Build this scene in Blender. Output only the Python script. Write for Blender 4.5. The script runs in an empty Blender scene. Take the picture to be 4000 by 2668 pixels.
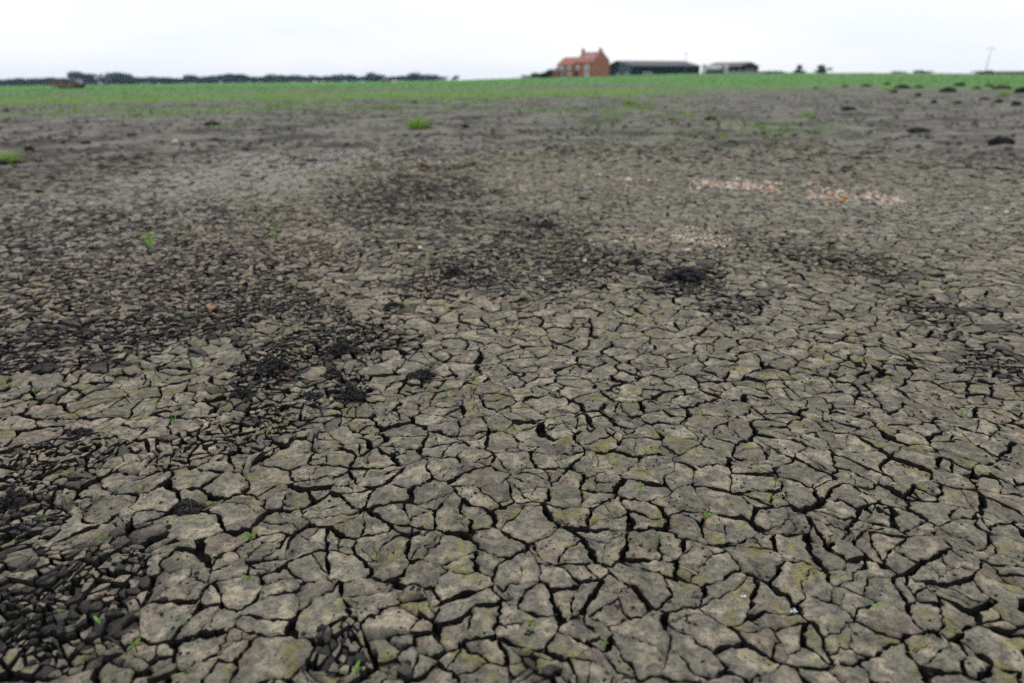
import bpy, math, random
import numpy as np
from mathutils import Matrix, Vector, Euler

random.seed(11)
rng = np.random.default_rng(11)
SC = bpy.context.scene
COL = SC.collection

# ------------------------------------------------------------------ camera
CAM_H = 1.3
LENS = 25.2
FPX = LENS / 36.0 * 4000.0
PITCH = math.radians(20.05)
ROLL = math.radians(-0.5)
cam_data = bpy.data.cameras.new('camera')
cam = bpy.data.objects.new('camera', cam_data)
COL.objects.link(cam)
cam_data.lens = LENS
cam_data.sensor_width = 36.0
cam_data.clip_start = 0.05
cam_data.clip_end = 20000
CAM_M = Matrix.Translation((0, 0, CAM_H)) @ Euler((math.pi / 2 - PITCH, 0, 0)).to_matrix().to_4x4() @ Matrix.Rotation(ROLL, 4, 'Z')
cam.matrix_world = CAM_M
cam_data.dof.use_dof = True
cam_data.dof.focus_distance = 2.6
cam_data.dof.aperture_fstop = 1.5
cam_data.dof.aperture_blades = 9
SC.camera = cam

# ------------------------------------------------------------------ world, sun, exposure
SUN_EL, SUN_AZ = math.radians(58), math.radians(25)
world = bpy.data.worlds.new('World')
SC.world = world
world.use_nodes = True
wn, wl = world.node_tree.nodes, world.node_tree.links
wn.clear()
w_out = wn.new('ShaderNodeOutputWorld')
w_bg = wn.new('ShaderNodeBackground')
w_bg.inputs['Strength'].default_value = 0.1
w_sky = wn.new('ShaderNodeTexSky')
w_sky.sky_type = 'NISHITA'
w_sky.sun_disc = False
w_sky.sun_elevation = SUN_EL
w_sky.sun_rotation = SUN_AZ
w_sky.air_density = 1.0
w_sky.dust_density = 3.0
w_tc = wn.new('ShaderNodeTexCoord')
w_map = wn.new('ShaderNodeMapping')
w_map.inputs['Scale'].default_value = (1.0, 1.0, 5.0)
w_map.inputs['Location'].default_value = (0.35, 0.1, 0.0)
w_no = wn.new('ShaderNodeTexNoise')
w_no.inputs['Scale'].default_value = 2.2
w_no.inputs['Detail'].default_value = 5
w_no.inputs['Roughness'].default_value = 0.45
w_ramp = wn.new('ShaderNodeValToRGB')
w_ramp.color_ramp.elements[0].position = 0.33
w_ramp.color_ramp.elements[0].color = (9.6, 10.1, 11.0, 1)
w_ramp.color_ramp.elements[1].position = 0.60
w_ramp.color_ramp.elements[1].color = (11.2, 11.35, 11.6, 1)
w_mix = wn.new('ShaderNodeMix')
w_mix.data_type = 'RGBA'
w_mix.inputs['Factor'].default_value = 0.93
wl.new(w_tc.outputs['Generated'], w_map.inputs['Vector'])
wl.new(w_map.outputs['Vector'], w_no.inputs['Vector'])
wl.new(w_no.outputs['Fac'], w_ramp.inputs['Fac'])
wl.new(w_sky.outputs['Color'], w_mix.inputs['A'])
wl.new(w_ramp.outputs['Color'], w_mix.inputs['B'])
wl.new(w_mix.outputs['Result'], w_bg.inputs['Color'])
wl.new(w_bg.outputs['Background'], w_out.inputs['Surface'])

sun_data = bpy.data.lights.new('sun', 'SUN')
sun_data.energy = 0.7
sun_data.angle = math.radians(35)
sun_data.color = (1.0, 0.97, 0.92)
sun = bpy.data.objects.new('sun', sun_data)
COL.objects.link(sun)
sd = Vector((math.sin(SUN_AZ) * math.cos(SUN_EL), math.cos(SUN_AZ) * math.cos(SUN_EL), math.sin(SUN_EL)))
sun.rotation_euler = sd.to_track_quat('Z', 'Y').to_euler()

SC.view_settings.view_transform = 'Standard'
SC.view_settings.look = 'None'
SC.view_settings.gamma = 1.0
SC.view_settings.exposure = 0.0
SC.view_settings.use_curve_mapping = False
SC.render.engine = 'CYCLES'
SC.cycles.use_denoising = False
SC.cycles.max_bounces = 6
SC.cycles.diffuse_bounces = 3

# ------------------------------------------------------------------ numpy noise
_ga = np.random.default_rng(4242).uniform(0, 2 * math.pi, 512 * 512)
_GC, _GS = np.cos(_ga).astype(np.float32), np.sin(_ga).astype(np.float32)
def pnoise(x, y, seed=0):
    x = np.asarray(x, np.float64); y = np.asarray(y, np.float64)
    ix, iy = np.floor(x), np.floor(y)
    fx, fy = (x - ix).astype(np.float32), (y - iy).astype(np.float32)
    ix = ix.astype(np.int64) + seed * 71; iy = iy.astype(np.int64) + seed * 193
    ux, uy = fx * fx * fx * (fx * (fx * 6 - 15) + 10), fy * fy * fy * (fy * (fy * 6 - 15) + 10)
    x0, x1, y0, y1 = (ix & 511) * 512, ((ix + 1) & 511) * 512, iy & 511, (iy + 1) & 511
    def g(k, dx, dy): return _GC[k] * dx + _GS[k] * dy
    a = g(x0 + y0, fx, fy); b = g(x1 + y0, fx - 1, fy); c = g(x0 + y1, fx, fy - 1); d = g(x1 + y1, fx - 1, fy - 1)
    a = a + ux * (b - a); c = c + ux * (d - c)
    return (a + uy * (c - a)) * 1.5

def fbm(x, y, wl_, octs=3, seed=0, gain=0.5):
    s, a, f, tot = 0, 1.0, 1.0 / wl_, 0
    for o in range(octs):
        s = s + a * pnoise(x * f, y * f, seed + o * 17)
        tot += a; a *= gain; f *= 2.03
    return s / tot

def sstep(a, b, x):
    t = np.clip((x - a) / (b - a), 0, 1)
    return t * t * (3 - 2 * t)

# ------------------------------------------------------------------ terrain
def ray(px, py):
    v = CAM_M.to_3x3() @ Vector(((px - 2000) / FPX, (1334 - py) / FPX, -1.0))
    return v / math.hypot(v.x, v.y)

# skyline rows of the field along the horizon: azimuth -> slope, and how far away the crest lies
_cols = [(-400, 344, 650), (0, 340, 650), (800, 329, 650), (1450, 320, 600), (1800, 313, 480), (2150, 300, 330), (2350, 297, 315), (2500, 292, 320),
         (2800, 286, 330), (3200, 284, 320), (3600, 286, 310), (4000, 291, 310), (4400, 296, 310)]
_AZ, _SL, _RR = [], [], []
for (_px, _py, _r) in _cols:
    v = ray(_px, _py)
    _AZ.append(math.atan2(v.x, v.y)); _SL.append(v.z); _RR.append(_r)
def terrain(x, y):
    x = np.asarray(x, float); y = np.asarray(y, float)
    r = np.hypot(x, y); az = np.arctan2(x, y)
    sl = np.interp(az, _AZ, _SL); R = np.interp(az, _AZ, _RR)
    H = CAM_H + sl * R
    fade = 1 - sstep(0.9, 1.6, np.abs(az))
    t = np.clip((r - 25) / (R - 25), 0, 1)
    return H * fade * t * t * (1.6 - 0.6 * t)

def tz(x, y):
    return float(terrain(x, y))

def G(px, py, maxr=2000):
    """point of the terrain seen at a photograph pixel (used once, to survey where things stand)"""
    v = ray(px, py)
    r = min(maxr, CAM_H / max(-v.z, 1e-4))
    if v.z < -1e-4 and r <= 25:          # the near field lies level
        return Vector((v.x * r, v.y * r, 0.0))
    for _ in range(40):
        z = tz(v.x * r, v.y * r)
        if v.z < -1e-4:
            r = 0.6 * r + 0.4 * min(maxr, max(0.3, (CAM_H - z) / -v.z))
    return Vector((v.x * r, v.y * r, tz(v.x * r, v.y * r)))

def AT(px, R):
    """point of the terrain at range R in the direction of a photograph column"""
    v = ray(px, 300)
    return Vector((v.x * R, v.y * R, tz(v.x * R, v.y * R)))

def undul(x, y):
    d = np.hypot(x, y)
    f = 1 - 0.5 * sstep(6, 16, d)
    return (0.030 * fbm(x, y, 0.9, 2, 5) + 0.010 * fbm(x, y, 0.33, 2, 9)) * f

# ------------------------------------------------------------------ zones of the mud, in ground metres
def zone_ell(px, py, rx, ry, s):
    a, b = G(px, min(2660, py + ry)), G(px, max(380, py - ry))
    c = (a + b) / 2
    m = G(px, py)
    w = (G(px + rx, py) - m).length
    return (c.x, c.y, w, max(0.06, (b - a).length / 2), s)
CRUMBLE = [zone_ell(*z) for z in (
    (120, 2480, 430, 330, 1.0), (40, 2080, 240, 180, .85), (420, 2230, 170, 170, .75), (300, 2620, 320, 100, .8),
    (250, 1775, 430, 90, .75), (820, 1760, 220, 70, .7), (1080, 1650, 260, 110, .75), (600, 1640, 200, 50, .5),
    (250, 1345, 560, 95, .9), (900, 1210, 520, 100, .85), (1330, 1340, 300, 90, .85), (600, 1090, 760, 120, .75),
    (400, 950, 800, 180, .7), (700, 1260, 1000, 200, .55), (1150, 1000, 500, 100, .6), (150, 640, 420, 120, .5), (1060, 1470, 230, 95, .9),
    (1370, 1510, 110, 60, .9), (1650, 1460, 110, 45, .7),
    (1850, 1080, 360, 110, .75), (2230, 1050, 420, 110, .75), (2680, 1100, 240, 65, .9), (2850, 1190, 200, 60, .75),
    (1600, 760, 360, 130, .7), (2080, 930, 330, 90, .65), (2900, 950, 300, 70, .6), (3250, 1010, 350, 70, .65),
    (3680, 1230, 250, 70, .6), (3900, 1430, 200, 60, .8), (1390, 2590, 230, 100, .9), (1700, 2290, 110, 60, .55),
    (2160, 2640, 140, 60, .85), (3930, 2380, 160, 80, .5), (3350, 1440, 120, 40, .5), (1750, 2460, 60, 60, .5))]
DARK = [zone_ell(*z) for z in (
    (100, 2500, 420, 300, .95), (40, 2080, 240, 180, .7), (380, 2260, 170, 170, .6), (250, 1345, 600, 110, .85), (900, 1210, 560, 110, .75),
    (1330, 1340, 300, 90, .7), (600, 1090, 900, 160, .6), (450, 900, 700, 150, .62), (700, 1290, 900, 150, .55), (1750, 900, 450, 160, .55), (200, 720, 560, 90, .5), (1060, 1470, 230, 95, .7), (1370, 1510, 110, 60, .7),
    (250, 1775, 430, 90, .4), (1080, 1650, 260, 110, .35), (1850, 1080, 360, 100, .62), (2230, 1030, 420, 110, .62), (2680, 1100, 260, 70, .8),
    (2850, 1190, 200, 60, .6), (1650, 760, 330, 120, .8), (2080, 930, 330, 90, .55), (3250, 1010, 380, 70, .6),
    (200, 660, 480, 60, .65), (300, 780, 420, 60, .5), (500, 560, 600, 24, .45), (3680, 1230, 250, 70, .5), (3900, 1430, 200, 60, .6), (1390, 2590, 230, 100, .8), (2160, 2640, 140, 60, .6),
    (2900, 850, 1400, 230, .30), (3300, 1120, 1000, 160, .24), (2900, 760, 250, 40, .4), (1240, 480, 700, 22, .35), (3300, 610, 500, 22, .35), (3700, 640, 400, 16, .4))]
PALE = [zone_ell(*z) for z in (
    (1000, 720, 480, 170, 1.0), (1500, 590, 400, 60, .7), (1150, 560, 250, 50, .5), (3300, 830, 900, 100, .45), (2700, 640, 900, 60, .35), (250, 480, 700, 30, .3))]
PINK = [zone_ell(*z) for z in (
    (700, 1150, 900, 260, .9), (1600, 1180, 400, 130, .8), (300, 1750, 500, 150, .6), (300, 2450, 400, 250, .7), (2100, 1280, 300, 80, .5), (500, 850, 700, 120, .5), (3800, 1650, 300, 150, .5))]
_LR = np.linspace(math.log(0.6), math.log(60), 420); _LA = np.linspace(-1.0, 1.0, 420)
_zcache = {}
def zones(lst, x, y):
    """zone strengths, looked up in a map worked out once"""
    k = id(lst)
    if k not in _zcache:
        rr, aa = np.meshgrid(np.exp(_LR), _LA, indexing='ij')
        _zcache[k] = zones_raw(lst, rr * np.sin(aa), rr * np.cos(aa)).astype(np.float32)
    m = _zcache[k]
    x = np.asarray(x, float); y = np.asarray(y, float)
    u = (np.log(np.maximum(np.hypot(x, y), 0.6)) - _LR[0]) / (_LR[1] - _LR[0]); v = (np.arctan2(x, y) - _LA[0]) / (_LA[1] - _LA[0])
    ok = (u < 418) & (v > 0) & (v < 418)
    u = np.clip(u, 0, 418); v = np.clip(v, 0, 418)
    i, j = u.astype(int), v.astype(int); fu, fv = u - i, v - j
    return np.where(ok, (m[i, j] * (1 - fu) + m[i + 1, j] * fu) * (1 - fv) + (m[i, j + 1] * (1 - fu) + m[i + 1, j + 1] * fu) * fv, 0)
def zones_raw(lst, x, y):
    x = np.asarray(x, float); y = np.asarray(y, float)
    out = np.zeros_like(x)
    n = fbm(x, y, 0.45, 3, 31) * 1.0 + fbm(x * 0.5, y, 1.3, 3, 57) * 0.8 * sstep(2.5, 7, np.hypot(x, y))
    for (cx, cy, rx, ry, s) in lst:
        d = np.hypot((x - cx) / rx, (y - cy) / ry)
        out = np.maximum(out, s * (1 - sstep(0.2, 1.75, d + n * 0.75)))
    return out

def green(x, y):
    """how much of the ground the crop and weeds cover"""
    x = np.asarray(x, float); y = np.asarray(y, float)
    r = np.hypot(x, y); az = np.arctan2(x, y)
    n = fbm(x, y * 0.6, 9.0, 3, 77) + 0.6 * fbm(x, y, 2.5, 3, 79)
    rr = r * (1 + 0.24 * n)
    right = sstep(0.12, 0.32, az)
    far = sstep(112, 140, rr) * (1 - right) + sstep(84, 104, rr) * right
    mid = sstep(30, 80, rr) * (1 - sstep(96, 108, rr)) * (0.85 - 0.5 * right)
    near = sstep(18, 44, rr) * (1 - sstep(52, 70, rr)) * np.clip(0.25 + 0.8 * n, 0, 0.55) * (1 - 0.75 * right)
    bare = 0.3 * sstep(88, 100, rr) * (1 - right)
    return np.clip(np.maximum(np.maximum(far, mid), np.maximum(near, bare)), 0, 1)

def zone_attr(x, y):
    dark = zones(DARK, x, y)
    pink = zones(PINK, x, y) * sstep(-0.25, 0.25, fbm(x, y, 0.11, 2, 601))
    pale = zones(PALE, x, y) * sstep(-0.6, 0.1, fbm(x, y, 0.09, 3, 603))
    return np.stack([dark, pink, pale, np.ones_like(dark)], -1)

def mask_attr(x, y):
    brown = sstep(-0.15, 0.4, fbm(x, y, 0.09, 3, 611))
    slate = sstep(0.0, 0.45, fbm(x, y, 0.07, 3, 613, 0.6))
    moss = sstep(-0.12, 0.45, fbm(x, y, 0.10, 4, 615, 0.7)) * sstep(-0.40, 0.25, fbm(x, y, 0.5, 2, 617))
    red = sstep(0.10, 0.50, fbm(x, y, 0.19, 2, 619))
    return np.stack([brown, slate, moss, red], -1)

# ------------------------------------------------------------------ materials
def new_mat(name):
    m = bpy.data.materials.new(name)
    m.use_nodes = True
    nt = m.node_tree
    b = nt.nodes['Principled BSDF']
    return m, nt, b

class NB:
    """small helper to write node trees"""
    def __init__(s, nt):
        s.nt = nt
        s.geo = nt.nodes.new('ShaderNodeNewGeometry')
        s.pos = s.geo.outputs['Position']
    def lk(s, v, sock):
        if hasattr(v, 'is_linked') or hasattr(v, 'links'):
            s.nt.links.new(v, sock)
        else:
            sock.default_value = v
    def noise(s, scale, detail=3, rough=0.55, vec=None, dist=0.0):
        n = s.nt.nodes.new('ShaderNodeTexNoise')
        n.inputs['Scale'].default_value = scale
        n.inputs['Detail'].default_value = detail
        n.inputs['Roughness'].default_value = rough
        n.inputs['Distortion'].default_value = dist
        s.nt.links.new(vec or s.pos, n.inputs['Vector'])
        return n.outputs['Fac']
    def vor(s, scale, feature='F1', vec=None):
        n = s.nt.nodes.new('ShaderNodeTexVoronoi')
        n.feature = feature
        n.inputs['Scale'].default_value = scale
        s.nt.links.new(vec or s.pos, n.inputs['Vector'])
        return n.outputs['Distance']
    def rng(s, v, a, b, c=0.0, d=1.0, smooth=True):
        n = s.nt.nodes.new('ShaderNodeMapRange')
        n.interpolation_type = 'SMOOTHSTEP' if smooth else 'LINEAR'
        s.lk(v, n.inputs['Value'])
        for i, k in zip((a, b, c, d), ('From Min', 'From Max', 'To Min', 'To Max')):
            n.inputs[k].default_value = i
        return n.outputs['Result']
    def math(s, op, a, b=0.0):
        n = s.nt.nodes.new('ShaderNodeMath')
        n.operation = op
        s.lk(a, n.inputs[0]); s.lk(b, n.inputs[1])
        return n.outputs[0]
    def mix(s, f, a, b, blend='MIX'):
        n = s.nt.nodes.new('ShaderNodeMix')
        n.data_type = 'RGBA'; n.blend_type = blend
        s.lk(f, n.inputs['Factor'])
        for v, k in ((a, 'A'), (b, 'B')):
            s.lk((*v, 1.0) if isinstance(v, tuple) else v, n.inputs[k])
        return n.outputs['Result']
    def attr(s, name):
        n = s.nt.nodes.new('ShaderNodeAttribute')
        n.attribute_name = name
        return n
    def bump(s, h, dist, strength=1.0, normal=None):
        n = s.nt.nodes.new('ShaderNodeBump')
        n.inputs['Distance'].default_value = dist
        n.inputs['Strength'].default_value = strength
        s.lk(h, n.inputs['Height'])
        if normal is not None:
            s.nt.links.new(normal, n.inputs['Normal'])
        return n.outputs['Normal']
    def map(s, scale, rot=(0, 0, 0)):
        n = s.nt.nodes.new('ShaderNodeMapping')
        n.inputs['Scale'].default_value = scale
        n.inputs['Rotation'].default_value = rot
        s.nt.links.new(s.pos, n.inputs['Vector'])
        return n.outputs['Vector']

GREY = (0.225, 0.205, 0.158); BROWN = (0.352, 0.305, 0.222); PINKC = (0.380, 0.298, 0.235)
PALEC = (0.350, 0.336, 0.295); PEAT = (0.026, 0.024, 0.024); MOSS = (0.215, 0.200, 0.070); SLATE = (0.100, 0.095, 0.087)

def mud_colour(n):
    z = n.attr('zone'); t = n.attr('tint'); k = n.attr('mask')
    sep = n.nt.nodes.new('ShaderNodeSeparateColor')
    n.nt.links.new(z.outputs['Color'], sep.inputs['Color'])
    dark, pink, pale = sep.outputs[0], sep.outputs[1], sep.outputs[2]
    sek = n.nt.nodes.new('ShaderNodeSeparateColor')
    n.nt.links.new(k.outputs['Color'], sek.inputs['Color'])
    brown, slate, moss, red = sek.outputs[0], sek.outputs[1], sek.outputs[2], k.outputs['Alpha']
    tint = t.outputs['Fac']
    fine = n.noise(42, 5, 0.68); grit = n.noise(240, 2, 0.6)
    fs = n.math('SUBTRACT', fine, 0.5)
    def m(v, amt, w=1.6):
        return n.rng(n.math('ADD', v, n.math('MULTIPLY', fs, w)), 0.25, 0.75, 0.0, amt)
    c = n.mix(m(brown, 1.0), GREY, BROWN)
    c = n.mix(m(slate, 0.6), c, SLATE)
    c = n.mix(m(red, 0.3), c, (0.215, 0.150, 0.118))
    c = n.mix(m(pink, 0.9), c, PINKC)
    c = n.mix(m(pale, 0.9), c, PALEC)
    c = n.mix(n.math('MULTIPLY', m(moss, 0.74, 2.4), n.rng(dark, 0.1, 0.5, 1.0, 0.2)), c, MOSS)
    pm = n.math('MULTIPLY', n.rng(n.math('ADD', dark, n.math('MULTIPLY', fs, 1.5)), 0.16, 0.85), n.rng(dark, 0.02, 0.2))
    c = n.mix(n.math('MULTIPLY', pm, 0.9), c, PEAT)
    v = n.math('ADD', n.rng(fine, 0.30, 0.70, 0.40, 1.42, False), n.rng(grit, 0.2, 0.8, -0.42, 0.42, False))
    v = n.math('MULTIPLY', v, n.rng(tint, 0, 1, 0.80, 1.16, False))
    c = n.mix(1.0, c, v, 'MULTIPLY')
    return c, dict(fine=fine, grit=grit)

def make_mud():
    m, nt, b = new_mat('cracked_mud')
    n = NB(nt)
    c, k = mud_colour(n)
    nt.links.new(c, b.inputs['Base Color'])
    b.inputs['Roughness'].default_value = 0.82
    b.inputs['Specular IOR Level'].default_value = 0.25
    pits = n.rng(n.vor(75), 0.10, 0.28)
    h = n.math('ADD', n.math('MULTIPLY', k['fine'], 1.0), n.math('MULTIPLY', k['grit'], 0.22))
    h = n.math('ADD', h, n.math('MULTIPLY', pits, 0.25))
    nt.links.new(n.bump(h, 0.016, 1.0), b.inputs['Normal'])
    return m

def make_ground():
    m, nt, b = new_mat('field_soil')
    n = NB(nt)
    c, k = mud_colour(n)
    g = n.attr('grass').outputs['Fac']; d = n.attr('depth').outputs['Fac']
    # soil laid bare in the bottom of the cracks: black peat darkened further as crack shade, with a little moss
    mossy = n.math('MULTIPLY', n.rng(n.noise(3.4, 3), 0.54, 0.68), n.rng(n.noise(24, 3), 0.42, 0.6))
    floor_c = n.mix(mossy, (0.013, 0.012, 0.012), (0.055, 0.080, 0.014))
    # bare tilled soil further off: streaky grey brown
    st = n.noise(1.0, 5, 0.68, vec=n.map((0.6, 1.3, 1.0), (0, 0, 0.22)))
    sp = n.noise(6.5, 5, 0.72)
    pt = n.noise(0.55, 4, 0.62, vec=n.map((0.8, 0.9, 1.0), (0, 0, 0.22)))
    far = n.mix(n.rng(st, 0.40, 0.60), (0.090, 0.083, 0.072), (0.225, 0.208, 0.178))
    far = n.mix(n.rng(pt, 0.51, 0.60, 0.0, 0.85), far, (0.046, 0.042, 0.039))
    far = n.mix(n.rng(pt, 0.46, 0.34, 0.0, 0.6), far, (0.255, 0.232, 0.195))
    far = n.mix(n.rng(sp, 0.52, 0.64, 0.0, 0.7), far, (0.045, 0.040, 0.037))
    far = n.mix(n.rng(sp, 0.46, 0.32, 0.0, 0.6), far, (0.270, 0.245, 0.205))
    c2 = n.mix(n.attr('farness').outputs['Fac'], c, far)
    gn = n.noise(0.55, 5, 0.7, vec=n.map((0.25, 1.0, 1.0), (0, 0, 0.05)))
    gcol = n.mix(n.rng(gn, 0.35, 0.65), (0.080, 0.165, 0.040), (0.150, 0.245, 0.055))
    gcol = n.mix(n.attr('crop').outputs['Fac'], gcol, n.mix(n.rng(gn, 0.35, 0.65), (0.072, 0.190, 0.040), (0.115, 0.250, 0.060)))
    gm = n.math('MULTIPLY', n.rng(n.math('ADD', g, n.math('MULTIPLY', n.math('SUBTRACT', n.noise(1.3, 5, 0.72), 0.5), 0.9)), 0.20, 0.80), n.rng(g, 0.0, 0.15))
    c2 = n.mix(gm, c2, gcol)
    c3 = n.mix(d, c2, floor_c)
    nt.links.new(c3, b.inputs['Base Color'])
    b.inputs['Roughness'].default_value = 0.9
    b.inputs['Specular IOR Level'].default_value = 0.2
    h = n.math('ADD', n.math('MULTIPLY', sp, 1.0), n.math('MULTIPLY', sp, 0.35))
    nt.links.new(n.bump(h, 0.07, 0.8), b.inputs['Normal'])
    return m

def simple(name, col, rough=0.7, var=0.25, scale=8.0, spec=0.3, col2=None, metallic=0.0, bump=0.0, trans=0.0):
    m, nt, b = new_mat(name)
    n = NB(nt)
    f = n.noise(scale, 4, 0.65)
    c2 = col2 or tuple(v * (1 - var) for v in col)
    c1 = col if col2 else tuple(min(1, v * (1 + var)) for v in col)
    nt.links.new(n.mix(n.rng(f, 0.32, 0.68), c2, c1), b.inputs['Base Color'])
    b.inputs['Roughness'].default_value = rough
    b.inputs['Specular IOR Level'].default_value = spec
    b.inputs['Metallic'].default_value = metallic
    if bump:
        nt.links.new(n.bump(f, bump, 0.7), b.inputs['Normal'])
    return m

def leafy(name, col, col2, scale=1.0):
    m, nt, b = new_mat(name)
    n = NB(nt)
    info = nt.nodes.new('ShaderNodeObjectInfo')
    f = n.math('ADD', n.noise(scale, 3, 0.6), n.math('MULTIPLY', n.math('SUBTRACT', info.outputs['Random'], 0.5), 0.3))
    c = n.mix(n.rng(f, 0.3, 0.7), col, col2)
    nt.links.new(c, b.inputs['Base Color'])
    b.inputs['Roughness'].default_value = 0.6
    b.inputs['Specular IOR Level'].default_value = 0.25
    tr = nt.nodes.new('ShaderNodeBsdfTranslucent')
    nt.links.new(c, tr.inputs['Color'])
    mx = nt.nodes.new('ShaderNodeMixShader')
    mx.inputs[0].default_value = 0.35
    nt.links.new(b.outputs[0], mx.inputs[1]); nt.links.new(tr.outputs[0], mx.inputs[2])
    nt.links.new(mx.outputs[0], nt.nodes['Material Output'].inputs['Surface'])
    return m

M = {}
M['mud'] = make_mud()
M['ground'] = make_ground()
M['subsoil_shade'] = simple('black_subsoil_crack_shade', (0.012, 0.011, 0.0105), 0.85, 0.5, 35, 0.2, bump=0.008)  # black subsoil of the plate walls, crack shade also put into its colour
M['lump'] = simple('brown_lump_soil', (0.075, 0.066, 0.058), 0.9, 0.6, 1.7, 0.15, bump=0.01)
M['peat'] = simple('black_peat', (0.022, 0.021, 0.022), 0.85, 0.45, 60, 0.25, bump=0.006)
M['clod'] = simple('dark_clod_soil', (0.017, 0.015, 0.015), 0.9, 0.5, 22, 0.15, bump=0.02)
M['stone_white'] = simple('white_flint', (0.62, 0.57, 0.49), 0.6, 0.15, 40)
M['stone_tan'] = simple('tan_pebble', (0.56, 0.45, 0.35), 0.7, 0.3, 40)
M['stone_red'] = simple('brick_fragment', (0.42, 0.17, 0.105), 0.8, 0.25, 40)
M['stone_pink'] = simple('pink_pebble', (0.55, 0.41, 0.33), 0.7, 0.25, 40)
M['stone_ochre'] = simple('ochre_pebble', (0.45, 0.24, 0.08), 0.7, 0.25, 40)
M['leaf'] = leafy('seedling_leaf', (0.075, 0.150, 0.030), (0.16, 0.26, 0.055), 60)
M['leaf_bright'] = leafy('bright_leaf', (0.12, 0.30, 0.03), (0.20, 0.42, 0.06), 40)
M['leaf_grey'] = leafy('grey_leaf', (0.13, 0.16, 0.10), (0.19, 0.22, 0.14), 60)
M['leaf_red'] = leafy('red_leaf', (0.11, 0.045, 0.032), (0.17, 0.075, 0.050), 60)
M['stem_red'] = simple('red_stem', (0.16, 0.055, 0.035), 0.6, 0.3, 80)
M['stem_green'] = simple('green_stem', (0.14, 0.22, 0.06), 0.6, 0.3, 80)
M['grass'] = leafy('tuft_grass', (0.22, 0.36, 0.07), (0.35, 0.47, 0.15), 9)
M['grass_dry'] = leafy('dry_grass', (0.20, 0.105, 0.045), (0.34, 0.22, 0.09), 9)
M['weed'] = leafy('weed_leaf', (0.12, 0.25, 0.035), (0.22, 0.38, 0.07), 1.5)
M['crop'] = leafy('crop_leaf', (0.085, 0.21, 0.045), (0.14, 0.29, 0.065), 0.3)
M['straw'] = simple('straw', (0.38, 0.29, 0.17), 0.8, 0.3, 60)
M['twig'] = simple('twig_bark', (0.12, 0.085, 0.06), 0.9, 0.3, 60)
M['white_down'] = simple('white_fluff', (0.75, 0.76, 0.78), 0.9, 0.1, 60)
M['brick'] = simple('red_brick', (0.330, 0.135, 0.092), 0.85, 0.18, 0.9, 0.2)
M['tile'] = simple('clay_pantile', (0.360, 0.130, 0.095), 0.7, 0.2, 1.2, 0.3)
M['white_paint'] = simple('white_paint', (0.74, 0.74, 0.74), 0.5, 0.06, 2)
M['tank_white'] = simple('dirty_white_paint', (0.50, 0.51, 0.54), 0.5, 0.15, 1.0)
M['glass'] = simple('window_glass', (0.25, 0.28, 0.33), 0.12, 0.2, 1, 0.7)
M['dark_wood'] = simple('dark_door', (0.045, 0.030, 0.034), 0.6, 0.3, 2)
M['barn_green'] = simple('green_sheeting', (0.006, 0.019, 0.026), 0.7, 0.2, 0.5, 0.1)
M['barn_teal'] = simple('faded_teal_sheeting', (0.045, 0.082, 0.100), 0.55, 0.15, 0.5, 0.3)
M['barn_roof'] = simple('grey_cement_roof', (0.118, 0.112, 0.128), 0.85, 0.15, 0.7, 0.25)
M['barn_roof_brown'] = simple('weathered_brown_roof', (0.150, 0.128, 0.120), 0.85, 0.2, 0.7, 0.25)
M['barn_dark'] = simple('dark_interior_sheeting', (0.010, 0.011, 0.016), 0.8, 0.3, 0.6, 0.2)
M['concrete'] = simple('pale_concrete', (0.20, 0.24, 0.25), 0.85, 0.12, 1.0)
M['pole_wood'] = simple('grey_pole_timber', (0.16, 0.15, 0.15), 0.85, 0.2, 4)
M['orange_paint'] = simple('orange_machine_paint', (0.27, 0.145, 0.07), 0.5, 0.15, 2)
M['red_paint'] = simple('red_machine_paint', (0.22, 0.075, 0.055), 0.5, 0.15, 2)
M['rubber'] = simple('black_rubber', (0.02, 0.02, 0.022), 0.8, 0.2, 5)
M['tree'] = leafy('tree_leaf_haze', (0.036, 0.075, 0.068), (0.075, 0.125, 0.098), 0.35)  # distance haze partly put into the bluish leaf colour
M['bark'] = simple('tree_bark', (0.06, 0.05, 0.04), 0.9, 0.3, 3)

# ------------------------------------------------------------------ mesh helpers
def np_mesh(name, verts, faces_list, mat, smooth=True, attrs=None, mat2=None, slot=None):
    """faces_list: arrays of shape (m,3) or (m,4)"""
    me = bpy.data.meshes.new(name)
    verts = np.asarray(verts, np.float32)
    me.vertices.add(len(verts))
    me.vertices.foreach_set('co', verts.ravel())
    loops = np.concatenate([np.asarray(f, np.int32).ravel() for f in faces_list])
    sizes = np.concatenate([np.full(len(f), np.asarray(f).shape[1], np.int32) for f in faces_list])
    starts = np.concatenate([[0], np.cumsum(sizes)[:-1]]).astype(np.int32)
    me.loops.add(len(loops))
    me.loops.foreach_set('vertex_index', loops)
    me.polygons.add(len(sizes))
    me.polygons.foreach_set('loop_start', starts)
    me.polygons.foreach_set('loop_total', sizes)
    if smooth:
        me.polygons.foreach_set('use_smooth', np.ones(len(sizes), bool))
    for k, v in (attrs or {}).items():
        if v.ndim == 2:
            a = me.attributes.new(k, 'FLOAT_COLOR', 'POINT'); a.data.foreach_set('color', np.asarray(v, np.float32).ravel())
        else:
            a = me.attributes.new(k, 'FLOAT', 'POINT'); a.data.foreach_set('value', np.asarray(v, np.float32))
    me.update(calc_edges=True)
    me.materials.append(mat)
    if mat2 is not None:
        me.materials.append(mat2)
        me.polygons.foreach_set('material_index', np.asarray(slot, np.int32))
    return me

def link(name, data, parent=None, loc=None):
    o = bpy.data.objects.new(name, data)
    COL.objects.link(o)
    if parent is not None:
        o.parent = parent
    if loc is not None:
        o.location = loc
    return o

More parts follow.
